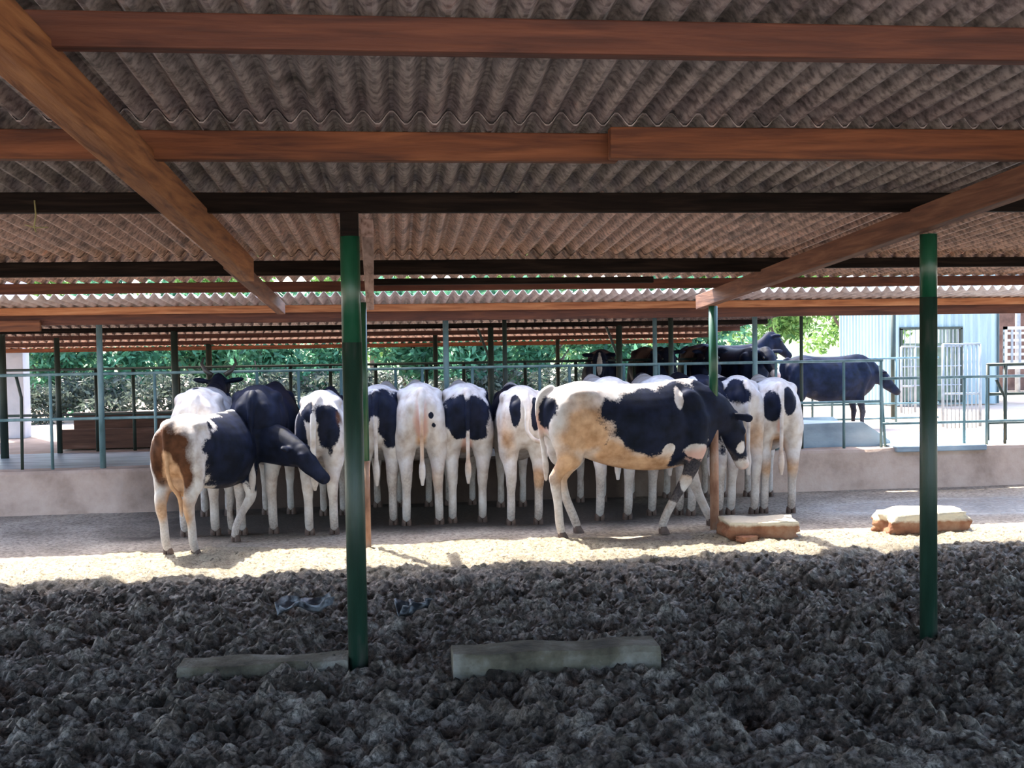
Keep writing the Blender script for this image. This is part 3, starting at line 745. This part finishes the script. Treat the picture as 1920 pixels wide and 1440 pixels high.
    # hooves
    for k in L:
        f = L[k][-1]; h = MB()
        lift = f[2]-0.07
        for s in (-1, 1):
            prof_ = [(0.0, 0.030), (0.03, 0.030), (0.065, 0.024)]
            ring = []
            for zz, rr in prof_:
                for q in range(10):
                    th = 2*math.pi*q/10
                    ring.append((f[0]+0.012 + math.cos(th)*(rr*1.45 - 0.15*zz) - zz*0.25 + 0.008, f[1]+s*0.021+math.sin(th)*rr*0.85, lift+zz))
            fs = [(j*10+q, j*10+(q+1)%10, (j+1)*10+(q+1)%10, (j+1)*10+q) for j in range(2) for q in range(10)]
            fs += [tuple(range(10))[::-1], tuple(range(20, 30))]
            h.add(ring, fs)
        h.build('hoof', HOOF, o, False)
    if eyes:
        for s in (-1, 1):
            e = MB(); e.ell(H(0.145, s*0.096, 0.058), 0.02, None, 10, 7); e.build('eye', EYE, o, True)
    if horns:
        for s in (-1, 1):
            e = MB(); e.tube([H(-0.01, s*0.06, 0.11), H(-0.02, s*0.13, 0.16), H(-0.01, s*0.17, 0.24), H(0.0, s*0.15, 0.31)], [0.026, 0.022, 0.016, 0.006], 10)
            e.build('horn', HORN, o, True)
    return o

LINE = 'calves standing in line at the feed barrier'
DOWN = dict(neck=[(1.10, 0, 1.04, 0.19), (1.34, 0, 0.99, 0.14), (1.54, 0, 0.92, 0.11)], head=(0.8, 0, -0.6))
BACKV = 1.0
# C1: brown rumped calf turning right
make_cow('brown rumped calf with pale thighs turning its lowered dark head right, leftmost of the pen', 340, 1042, 22, 0.89, seed=3, width=1.12, at=None,
    legs={'hl': (0.0, 0.0), 'hr': (0.0, 0.0), 'fr': [(1.12,-0.10,0.98,0.13),(1.00,-0.13,0.74,0.10),(0.96,-0.15,0.56,0.07),(0.97,-0.16,0.42,0.055),(0.86,-0.13,0.28,0.042),(0.76,-0.12,0.16,0.040),(0.72,-0.12,0.075,0.039)]},
    neck=[(1.04, -0.06, 1.02, 0.24), (1.12, -0.26, 0.97, 0.205), (1.08, -0.50, 0.91, 0.175), (1.00, -0.68, 0.86, 0.13)], head=(-0.25, -0.85, -0.50),
    black=[(0.68,-0.2,0.92,0.62,0.30,0.46),(1.15,-0.15,0.85,0.3,0.3,0.45),(1.1,-0.75,0.85,0.7,0.85,0.6), (0.3,-0.2,1.0,0.2,0.2,0.18)],
    white=[(0.35,0.05,1.34,0.32,0.22,0.14),(1.0,-0.15,0.35,0.25,0.13,0.24)],
    brown=[(-0.16,0.0,1.03,0.20,0.20,0.23),(-0.10,-0.13,0.84,0.20,0.085,0.24),(-0.10,0.11,0.87,0.18,0.07,0.19)],
    tanover=[(-0.12,-0.01,0.70,0.18,0.10,0.19),(-0.18,0,0.86,0.12,0.05,0.16)], tan=[(-0.1,0.12,0.45,0.08,0.06,0.12),(-0.1,-0.12,0.42,0.08,0.06,0.14),(0,0,0.5,0.2,0.2,0.12)], udder=True,
    tail=[(-0.10,0,1.24,0.04),(-0.19,0.0,1.19,0.032),(-0.215,-0.01,1.06,0.026),(-0.20,-0.01,0.85,0.022),(-0.14,-0.0,0.68,0.022),(-0.05,-0.03,0.55,0.025),(-0.02,-0.03,0.38,0.02)])
# C2
make_cow('white backed horned calf behind the brown rumped one, head raised', 376, 1005, -2, 1.03, seed=5,
    neck=[(1.10,0,1.10,0.18),(1.30,0,1.19,0.14),(1.45,0,1.27,0.11)], head=(0.9,0.0,-0.35), horns=True, group=LINE,
    black=[(1.45,0,1.3,0.5,0.3,0.3),(0.1,0.02,1.27,0.05,0.04,0.04),(0.5,-0.28,1.2,0.3,0.08,0.12)], tan=[(0.0,0.1,0.5,0.2,0.1,0.1)])
# C3
make_cow('black rumped calf with pale lower legs between two white ones at left', 484, 1002, 3, 1.04, seed=8, width=1.05, group=LINE, black=[(0.5,0,1.1,1.3,0.5,0.42)],
    white=[(0.0,0,0.30,0.4,0.4,0.30)], **DOWN)
# C4
make_cow('calf with arched white rump line and white tail left of the near green post', 604, 1003, 2, 1.0, seed=11, width=0.85, group=LINE,
    black=[(-0.14,0,1.11,0.13,0.19,0.11),(-0.1,-0.08,0.97,0.18,0.10,0.20),(-0.05,-0.10,0.80,0.12,0.05,0.12),(-0.1,0.15,0.93,0.20,0.06,0.20),(1.0,0,1.1,0.3,0.4,0.3)],
    white=[(-0.24,0.03,0.8,0.06,0.05,0.34)], brown=[(-0.05,-0.16,1.0,0.08,0.04,0.1)],
    tail=[(-0.12,0,1.24,0.04),(-0.20,0.02,1.18,0.032),(-0.245,0.03,1.05,0.030),(-0.25,0.035,0.85,0.028),(-0.24,0.04,0.68,0.032),(-0.23,0.03,0.54,0.042),(-0.22,0.03,0.44,0.02)], **DOWN)
# C5
make_cow('calf with dark rump patch just right of the near left green post', 712, 985, 4, 1.02, seed=14, group=LINE,
    black=[(-0.1,-0.13,0.97,0.2,0.11,0.22),(-0.1,-0.03,1.14,0.25,0.20,0.12),(-0.16,0.12,1.05,0.1,0.07,0.13)], **DOWN)
# C6
make_cow('all white calf with a pinkish seam under its tail in the middle of the line', 792, 985, -1, 1.03, seed=17, group=LINE,
    black=[(-0.2,-0.09,1.02,0.04,0.025,0.03),(-0.2,-0.11,0.93,0.04,0.025,0.03)], tan=[(-0.15,0,0.85,0.12,0.05,0.2),(0,-0.14,0.45,0.12,0.08,0.12)], pink=[(-0.17,0,0.98,0.07,0.06,0.18)],
    legs={'hl':(0.0,0.015),'hr':(0,-0.03)}, **DOWN)
# C7
make_cow('calf with a big dark rump blanket, right of the all white calf', 877, 980, 0, 1.02, seed=20, group=LINE, width=1.08,
    black=[(-0.12,0.03,1.04,0.2,0.22,0.17),(-0.1,0.08,0.90,0.2,0.08,0.12),(-0.1,-0.10,0.90,0.2,0.10,0.12),(0.3,-0.25,1.1,0.4,0.12,0.2)], white=[(0.15,0.03,1.36,0.25,0.18,0.12)],
    tan=[(0,0,0.6,0.2,0.05,0.15)], pink=[(0,0,0.75,0.2,0.05,0.1)], **DOWN)
# C8
make_cow('white calf with dark patches either side of its swishing tail', 984, 984, 0, 1.0, seed=24, group=LINE,
    black=[(-0.17,0.09,1.10,0.11,0.05,0.16),(-0.17,-0.10,1.08,0.11,0.05,0.16),(0.6,0.12,1.15,0.5,0.3,0.2)], tan=[(0.0,0.16,0.85,0.2,0.08,0.2),(-0.1,-0.12,0.45,0.1,0.08,0.1)],
    tail=[(-0.12,0,1.24,0.04),(-0.20,0,1.20,0.034),(-0.25,-0.01,1.08,0.028),(-0.26,0.0,0.92,0.022),(-0.27,-0.07,0.82,0.024),(-0.27,-0.17,0.81,0.03),(-0.27,-0.25,0.85,0.02)], **DOWN)
# C9 walking cow
make_cow('large black and white cow walking right across the line with a lowered head', 1062, 1006, 83, 1.045, seed=28, vox=0.0125, udder=False,
    legs={'hl': [(0.12,0.12,1.0,0.14),(0.06,0.13,0.85,0.125),(0.13,0.14,0.68,0.095),(0.04,0.135,0.54,0.058),(0.0,0.13,0.46,0.050),(0.04,0.13,0.30,0.040),(0.10,0.13,0.15,0.040),(0.13,0.13,0.07,0.038)],
          'hr': [(0.08,-0.12,1.0,0.14),(-0.02,-0.13,0.85,0.12),(0.0,-0.14,0.70,0.09),(-0.10,-0.13,0.56,0.055),(-0.125,-0.13,0.48,0.048),(-0.105,-0.13,0.30,0.038),(-0.095,-0.13,0.15,0.038),(-0.08,-0.13,0.07,0.038)],
          'fr': [(1.12,-0.10,0.94,0.14),(1.10,-0.14,0.74,0.11),(1.08,-0.15,0.60,0.07),(1.02,-0.15,0.46,0.052),(0.92,-0.15,0.31,0.040),(0.84,-0.15,0.17,0.038),(0.80,-0.15,0.075,0.038)],
          'fl': [(1.12,0.10,0.96,0.13),(1.14,0.12,0.74,0.09),(1.16,0.12,0.56,0.068),(1.20,0.12,0.42,0.054),(1.25,0.12,0.28,0.042),(1.31,0.12,0.15,0.040),(1.35,0.12,0.07,0.038)]},
    neck=[(1.06,0,1.04,0.23),(1.24,0.0,1.03,0.20),(1.38,0.02,0.99,0.165),(1.48,0.04,0.93,0.125)], head=(0.45,0.15,-0.85),
    black=[(0.68,-0.2,0.95,0.42,0.5,0.29),(1.0,-0.1,0.92,0.30,0.5,0.36),(1.35,0,1.0,0.40,0.4,0.34),(1.56,0.05,0.84,0.25,0.25,0.25),(1.07,-0.15,0.56,0.10,0.08,0.13),(1.15,0.1,0.7,0.1,0.12,0.15),(-0.14,-0.05,1.05,0.10,0.12,0.13),(0.93,-0.15,0.36,0.07,0.06,0.10)],
    white=[(0.95,-0.22,1.20,0.05,0.12,0.16),(0.6,-0.1,1.33,0.35,0.25,0.085),(1.60,0.04,0.70,0.06,0.09,0.07),(0.84,-0.22,0.72,0.05,0.1,0.055),(0.37,-0.2,0.76,0.08,0.1,0.11),(1.12,-0.24,0.70,0.14,0.08,0.07)],
    tan=[(0.12,-0.22,0.88,0.22,0.18,0.26),(0.0,-0.2,0.6,0.16,0.12,0.2),(0.34,-0.2,0.68,0.2,0.16,0.18),(0.6,-0.15,0.56,0.48,0.3,0.15),(0.02,0.13,0.5,0.1,0.1,0.12)], pink=[(-0.2,0,0.98,0.06,0.1,0.12),(1.15,-0.2,0.66,0.2,0.1,0.08)],
    tail=[(-0.12,0,1.25,0.038),(-0.20,0,1.20,0.032),(-0.235,0,1.08,0.026),(-0.20,0.05,0.9,0.022),(-0.17,0.07,0.72,0.022),(-0.15,0.08,0.60,0.03),(-0.15,0.08,0.48,0.02)])
# C10 a, b behind the walking cow
make_cow('white backed calf standing just behind the rump side of the walking cow', 1151, 975, 0, 1.05, seed=31, group=LINE, **DOWN, black=[(1.3,0,1.1,0.4,0.3,0.3)])
make_cow('white topped calf behind the shoulder of the walking cow', 1248, 966, 2, 1.05, seed=35, group=LINE, **DOWN, black=[(1.3,0,1.1,0.4,0.3,0.3),(0.1,0.2,1.0,0.2,0.1,0.2)])
make_cow('dark calf with a white stripe seen above the shoulder of the walking cow', 1322, 966, 2, 1.05, seed=38, group=LINE, **DOWN,
    black=[(0.4,0,1.05,1.2,0.5,0.45)], white=[(0.1,0.10,1.2,0.3,0.03,0.2),(0,0,0.3,0.3,0.3,0.3)])
make_cow('narrow dark and white calf between the rusty footed post and the last white calf', 1392, 964, 3, 1.04, seed=41, group=LINE, **DOWN, width=0.85,
    black=[(0.0,0.06,1.15,0.3,0.12,0.14),(0.5,0,1.15,0.4,0.3,0.15)], tan=[(0.05,-0.1,0.75,0.2,0.1,0.2)])
make_cow('white calf with a dark ring around its tail, last of the line at right', 1458, 962, 10, 1.02, seed=44, group=LINE,
    black=[(-0.18,0.085,1.04,0.14,0.085,0.15),(-0.18,-0.09,1.08,0.14,0.07,0.16),(0.5,0.2,1.2,0.3,0.12,0.14)], tan=[(0,0.0,0.6,0.2,0.08,0.2),(-0.1,0,0.45,0.1,0.2,0.1)], pink=[(-0.16,0,0.8,0.05,0.03,0.12)], **DOWN)

# cattle across the alley
YARD = 'dark cattle on the far side of the alley'
def yard(label, px, Y, yaw, scale, **k):
    x = X_at(px, Y, 720); return make_cow(label, 0, 0, yaw, scale, z=k.pop('z', ZB-0.02), at=(x, Y, 0), group=YARD, vox=0.017, eyes=True, **k)
yard('black cow standing side on with a raised head above the others', 1302, 15.9, 86, 0.98, allblack=True, seed=51,
    neck=[(1.06,0,1.10,0.20),(1.18,0,1.24,0.15),(1.26,0,1.36,0.115)], head=(0.8,0.1,-0.55), horns=False)
yard('big black cow standing side on in the sunny yard at right', 1490, 14.9, 84, 0.93, allblack=True, seed=53, z=0.26, width=1.15,
    neck=[(1.08,0,1.06,0.22),(1.26,0,1.04,0.18),(1.42,0,0.96,0.13)], head=(0.85,-0.1,-0.6))
for (px, yaw, sc, sd, lb, wh) in ((1128, 192, 0.94, 61, 'black cow facing the camera over the far fence, leftmost head of the dark group', [(1.72,0,1.12,0.2,0.04,0.2)]),
                          (1206, 180, 0.96, 64, 'black cow facing the camera right of the leftmost dark head', []),
                          (1300, 187, 0.96, 67, 'black cow with a white nose stripe just left of the rusty footed post', [(1.7,0,1.1,0.22,0.035,0.2)]),
                          (1352, 172, 0.95, 70, 'dark cow with pale chin facing the camera, right of the rusty footed post', [(1.75,0,0.9,0.10,0.10,0.08)])):
    yard(lb, px, 15.2, yaw, sc, allblack=True, white=wh, seed=sd, neck=[(1.10,0,1.06,0.19),(1.30,0,1.12,0.14),(1.44,0,1.18,0.115)], head=(0.85,0,-0.65))

# ------------------------------------------------------------------ greenery beyond the yard
def leafmat(name, a, b_):
    m, t, bs = mat(name); g = t.nodes.new('ShaderNodeNewGeometry')
    c = ramp(t, g.outputs['Random Per Island'], [(0.0, a), (0.6, b_), (1.0, tuple(min(1, x*1.35) for x in b_))])
    t.links.new(c, bs.inputs['Base Color']); bs.inputs['Roughness'].default_value = 0.55
    bs.inputs['Transmission Weight'].default_value = 0.0
    tr = t.nodes.new('ShaderNodeBsdfTranslucent'); t.links.new(c, tr.inputs['Color'])
    mx = t.nodes.new('ShaderNodeMixShader'); mx.inputs[0].default_value = 0.45
    o = t.nodes['Material Output']; t.links.new(bs.outputs[0], mx.inputs[1]); t.links.new(tr.outputs[0], mx.inputs[2]); t.links.new(mx.outputs[0], o.inputs['Surface'])
    return m
LEAF = leafmat('blue_green_leaves', (0.02,0.085,0.05), (0.11,0.30,0.17))
LEAF_Y = leafmat('sunny_green_leaves', (0.05,0.14,0.03), (0.22,0.38,0.11))
DRY = leafmat('dry_scrub_leaves', (0.020,0.030,0.022), (0.085,0.11,0.085))
BARK = noisy('grey_bark', [(0.3,(0.06,0.045,0.035)),(0.7,(0.18,0.14,0.12))], 8, 0.9, (1,1,0.3))
def foliage_mesh(name, n, rx, ry, h, z0, size, mt, seed, lobes=9):
    rs = np.random.RandomState(seed); blobs = []
    for i in range(lobes):
        a = rs.rand()*6.283; q = rs.rand()**0.5*0.62
        blobs.append((q*rx*math.cos(a), q*ry*math.sin(a), z0 + h*(0.18+0.66*rs.rand()), (0.30+0.22*rs.rand())))
    vs = []; fs = []
    for i in range(n):
        bx, by, bz, br = blobs[rs.randint(lobes)]
        d = rs.randn(3); d /= np.linalg.norm(d); r = br*(0.55+0.5*rs.rand()**0.5)
        c = np.array([bx+d[0]*r*rx, by+d[1]*r*ry, bz+d[2]*r*h*0.75])
        if c[2] < 0.02: c[2] = 0.02+rs.rand()*0.1
        u = rs.randn(3); u /= np.linalg.norm(u); v = np.cross(u, rs.randn(3)); v /= np.linalg.norm(v)
        s_ = size*(0.6+0.8*rs.rand()); b0 = len(vs)
        vs += [tuple(c-u*s_), tuple(c-v*s_*0.38-u*s_*0.1), tuple(c+u*s_), tuple(c+v*s_*0.38-u*s_*0.1)]; fs.append((b0, b0+1, b0+2, b0+3))
    me = bpy.data.meshes.new(name); me.from_pydata(vs, [], fs); me.materials.append(mt); me.update(); return me
def trunk_mesh(h, r, seed):
    rs = random.Random(seed); m = MB()
    m.tube([(0,0,-0.1),(rs.uniform(-.05,.05),0,h*0.3),(rs.uniform(-.12,.12),0.03,h*0.75)], [r, r*0.8, r*0.4], 8)
    for i in range(5):
        a = rs.uniform(0, 6.28); z = h*rs.uniform(0.15, 0.55); L = h*rs.uniform(0.25, 0.45)
        m.tube([(0,0,z),(math.cos(a)*L*0.5, math.sin(a)*L*0.5, z+L*0.4),(math.cos(a)*L*0.9, math.sin(a)*L*0.9, z+L*0.95)], [r*0.5, r*0.35, r*0.15], 6)
    return m.mesh('stem', BARK, True)
G_MESH = [foliage_mesh('foliage', 4200, 1.35, 1.0, 2.1, 0.35, 0.085, LEAF, 100+i) for i in range(3)]
D_MESH = [foliage_mesh('foliage', 2600, 1.2, 0.8, 0.72, 0.02, 0.05, DRY, 200+i, 7) for i in range(3)]
T_MESH = [foliage_mesh('foliage', 12000, 2.6, 2.2, 4.6, 0.9, 0.11, LEAF_Y, 300+i, 14) for i in range(2)]
TR = [trunk_mesh(2.2, 0.06, 5), trunk_mesh(5.0, 0.14, 6)]
def plant(name, px, Y, fm, tm, sc, rz, label, cat, group, z=ZB-0.05):
    r = empty(name, (X_at(px, Y, 700), Y, z), rz, label, cat, group); r.scale = (sc, sc, sc)
    f = bpy.data.objects.new('foliage', fm); COL.objects.link(f); f.parent = r
    if tm: t_ = bpy.data.objects.new('stem', tm); COL.objects.link(t_); t_.parent = r
HG = 'hedge shrubs beyond the yard'
side = ['far left', 'left', 'left', 'middle', 'middle', 'middle', 'right', 'right', 'right']
for i in range(10):
    px = 95 + i*133
    plant('hedge_shrub', px, 21.5 + 0.7*(i % 3), G_MESH[i % 3], TR[0], 0.96 + 0.07*((i*7) % 4), i*1.7,
          'green leafy hedge shrub beyond the rails', 'shrub', HG)
for i in range(11):
    px = 60 + i*125
    plant('dry_shrub', px, 20.2 + 0.4*(i % 2), D_MESH[i % 3], None, 0.95 + 0.1*((i*5) % 3), i*2.1, 'low grey dry shrub at the foot of the green hedge', 'shrub', 'dry scrub below the hedge')
for i, (px, Y, sc) in enumerate(((60, 30, 0.8), (1300, 37, 1.0), (1450, 32, 1.0), (1590, 39, 1.15), (1640, 44, 1.2), (1000, 38, 1.0), (700, 36, 1.0), (400, 36, 0.95), (1890, 48, 1.2))):
    plant('leafy_tree', px, Y, T_MESH[i % 2], TR[1], sc, i*2.3,
          ['green tree beyond the pale pillar at far left', 'bright green tree behind the raised black head', 'sunny yellow green tree left of the white building', 'sunny tree touching the white building roof'][i] if i < 4 else
          'distant tree behind the hedge and buildings', 'tree', None if i < 4 else 'distant trees')
# pale earth bank with dry stalks is part of the yard; farther ground rises gently
mb = MB(); mb.add([(-60, 50, ZB-0.1), (80, 50, ZB-0.1), (80, 119, 3.5), (-60, 119, 3.5)], [(0,1,2,3)]); tag(mb.build('hills', DRY_G if 'DRY_G' in globals() else noisy('far_green_slope', [(0.3,(0.06,0.12,0.05)),(0.7,(0.20,0.28,0.13))], 0.8, 0.95)), kind='structure')

# ------------------------------------------------------------------ buildings
RIB = noisy('white_sheet_wall', [(0.3,(0.25,0.34,0.36)),(0.7,(0.36,0.47,0.49))], 3, 0.45, (3,3,0.3), 0.05)
BROWN = noisy('brown_brick_wall', [(0.3,(0.09,0.05,0.04)),(0.7,(0.22,0.13,0.10))], 5, 0.9)
GLASSY = noisy('pale_green_screen', [(0.3,(0.14,0.20,0.14)),(0.7,(0.26,0.33,0.25))], 6, 0.6)
def ribbed(xa, xb, y, z0, zt0, zt1, pitch, amp, along='x'):
    m = MB(); n = int(abs(xb-xa)/pitch*6); vs = []; fs = []
    for i in range(n+1):
        t = i/n; x = xa+(xb-xa)*t; d = amp*math.copysign(abs(math.cos(2*math.pi*(x-xa)/pitch))**0.5, math.cos(2*math.pi*(x-xa)/pitch))
        zt = zt0+(zt1-zt0)*t
        p = (x, y+d) if along == 'x' else (y+d, x)
        q = (x, y+0.06) if along == 'x' else (y+0.06, x)
        vs += [(*p, z0), (*p, zt), (*q, z0), (*q, zt)]
    for i in range(n): a = i*4; fs += [(a, a+4, a+5, a+1), (a+2, a+3, a+7, a+6), (a+1, a+5, a+7, a+3)]
    m.add(vs, fs); return m
YB = 19.5; bxa, bxb = X_at(1676, YB, 700), X_at(1868, YB, 700)
B = empty('metal_shed', ((bxa+bxb)/2, YB, ZB), 0, 'pale white sheet metal building behind the right post, with barred openings', 'building')
cx = (bxa+bxb)/2; wx0, wx1 = X_at(1690, YB, 700)-cx, X_at(1800, YB, 700)-cx
zw0, zw1 = on_y(1740, 752, YB).z-ZB, on_y(1740, 616, YB).z-ZB
L_, Rr = bxa-cx, bxb-cx
ribbed(L_, wx0, 0, 0, 2.55, 2.75, 0.15, 0.018).build('wall_sheet', RIB, B)
ribbed(wx1, Rr, 0, 0, 2.95, 3.1, 0.15, 0.018).build('wall_sheet', RIB, B)
ribbed(wx0, wx1, 0, zw1, 2.75, 2.95, 0.15, 0.018).build('wall_sheet', RIB, B)
ribbed(wx0, wx1, 0, 0, zw0, zw0, 0.15, 0.018).build('wall_sheet', RIB, B)
ribbed(0, 2.5, L_, 0, 2.55, 2.55, 0.15, 0.018, 'y').build('wall_sheet', RIB, B)
ribbed(0, 2.5, Rr, 0, 3.1, 3.1, 0.15, 0.018, 'y').build('wall_sheet', RIB, B)
m = MB(); m.add([(L_-0.25,-0.35,2.53),(Rr+0.2,-0.35,3.15),(Rr+0.2,2.7,3.15),(L_-0.25,2.7,2.53),(L_-0.25,-0.35,2.57),(Rr+0.2,-0.35,3.19),(Rr+0.2,2.7,3.19),(L_-0.25,2.7,2.57)], [(0,3,2,1),(4,5,6,7),(0,1,5,4),(1,2,6,5),(2,3,7,6),(3,0,4,7)])
m.build('roof', RIB, B)
m = MB(); m.box((wx0, 0.10, zw0), (wx1, 0.13, zw1-0.28)); m.build('screen_panel', GLASSY, B)
fr = MB(); fr.box((wx0-0.03,-0.05,zw1-0.02),(wx1+0.03,0.03,zw1+0.03)); fr.box((wx0-0.03,-0.05,zw0-0.03),(wx0+0.01,0.03,zw1)); fr.box((wx1-0.01,-0.05,zw0-0.03),(wx1+0.03,0.03,zw1)); fr.box((wx0,-0.05,zw0-0.03),(wx1,0.03,zw0+0.01))
fr.build('window_frame', DKPOST, B)
for i in range(11):
    x = wx0 + (wx1-wx0)*(i+0.5)/11; m = MB(); m.tube([(x,-0.03,zw0),(x,-0.03,zw1)], 0.012, 6); m.build('window_bar', PALE, B)
for z in (0.22, 0.48, 0.75):
    m = MB(); zz = zw0+(zw1-zw0)*z; m.tube([(wx0,-0.045,zz),(wx1,-0.045,zz)], 0.014, 6); m.build('cross_bar', PALE, B)

def bar_gate(pxa, pxb, Y, z0, z1, n, mt, label, name='barred_gate'):
    xa, xb = X_at(pxa, Y, 700), X_at(pxb, Y, 700); w_ = xb-xa
    r = empty(name, ((xa+xb)/2, Y, ZB), 0, label, 'gate')
    m = MB()
    for z in (z0, (z0+z1)*0.45, z1): m.tube([(-w_/2,0,z-ZB),(w_/2,0,z-ZB)], 0.016, 8)
    for x in (-w_/2, w_/2): m.tube([(x,0,0),(x,0,z1-ZB)], 0.022, 8)
    m.build('gate_frame', mt, r, True)
    for i in range(1, n):
        x = -w_/2 + w_*i/n; m = MB(); m.tube([(x,0,z0-ZB),(x,0,z1-ZB)], 0.010, 6); m.build('gate_bar', mt, r, True)
bar_gate(1768, 1838, 14.6, 0.36, 1.60, 9, PALE, 'pale barred gate standing open right of the tall right post')
bar_gate(1690, 1716, 17.6, 0.36, 1.55, 4, PALE, 'narrow pale barred gate left of the tall right post')
# brown shed and pale lattice panel at far right
YC = 24.0; xa, xb = X_at(1872, YC, 700), X_at(2060, YC, 700)
bs = empty('brown_shed', ((xa+xb)/2, YC, ZB), 0, 'brown walled shed at the far right edge', 'building'); W2 = (xb-xa)/2
m = MB(); m.box((-W2,0,0),(W2,0.2,2.9)); m.build('wall_panel', BROWN, bs)
m = MB(); m.box((-W2-0.2,-0.8,2.9),(W2,1.5,2.98)); m.build('roof', RIB, bs)
for px in (1908, 1985):
    m = MB(); x = X_at(px, YC-0.6, 700)-(xa+xb)/2; m.tube([(x,-0.6,0),(x,-0.6,2.9)], 0.06, 8); m.build('support_post', PALE, bs, True)
YL = 20.0; xa, xb = X_at(1882, YL, 700), X_at(2010, YL, 700)
lt = empty('lattice_panel', ((xa+xb)/2, YL, ZB), 0, 'pale lattice panel in front of the brown shed at far right', 'panel'); W2 = (xb-xa)/2
m = MB(); m.box((-W2,-0.03,0.65),(-W2+0.06,0.03,1.5)); m.box((W2-0.06,-0.03,0.0),(W2,0.03,1.5)); m.box((-W2,-0.03,1.44),(W2,0.03,1.5)); m.box((-W2,-0.03,0.65),(W2,0.03,0.71)); m.box((-W2,-0.03,0.0),(-W2+0.06,0.03,0.65)); m.build('panel_frame', WHITEW, lt)
for i in range(5):
    m = MB(); z = 0.78+i*0.14; m.box((-W2,-0.015,z),(W2,0.015,z+0.05)); m.build('slat', WHITEW, lt)
for i in range(7):
    m = MB(); x = -W2+0.14+i*0.17; m.box((x,-0.028,0.7),(x+0.045,-0.012,1.45)); m.build('upright_slat', PALE, lt)
# pale pillar at far left
YP = 16.9; xa, xb = X_at(7, YP, 650), X_at(48, YP, 650)
m = MB(); m.box((-(xb-xa)/2,-0.15,0),((xb-xa)/2,0.15,2.4)); o = m.build('masonry_pillar', noisy('pale_blue_render', [(0.3,(0.36,0.42,0.52)),(0.7,(0.50,0.56,0.66))], 3, 0.7, (1,1,1), 0.2), bevel=0.01); o.location = ((xa+xb)/2, YP, ZB-0.02)
tag(o, 'pale blue rendered pillar at the far left edge', 'pillar')
m = MB(); m.tube([(0,0,0),(0,0,1.75)], 0.05, 10); o = m.build('roof_post', DKPOST, None, True); o.location = (X_at(4, 13.5, 700), 13.5, ZB); tag(o, 'blackish post at the very left edge of the view', 'post')
# twine hanging from the dark purlin
a = on_y(65, 383, 5.46); m = MB(); m.tube([(0,0,0.02),(0.004,0,-0.05),(-0.006,0,-0.11),(0.002,0,-0.135)], 0.004, 6); m.tube([(-0.05,0,-0.10),(0,0,-0.115),(0.06,0,-0.112)], 0.003, 6)
o = m.build('hanging_twine', noisy('yellow_twine', [(0.3,(0.22,0.20,0.08)),(0.7,(0.40,0.36,0.16))], 20), None, True); o.location = a
tag(o, 'short knotted yellowish twine hanging from the dark purlin at upper left', 'twine')
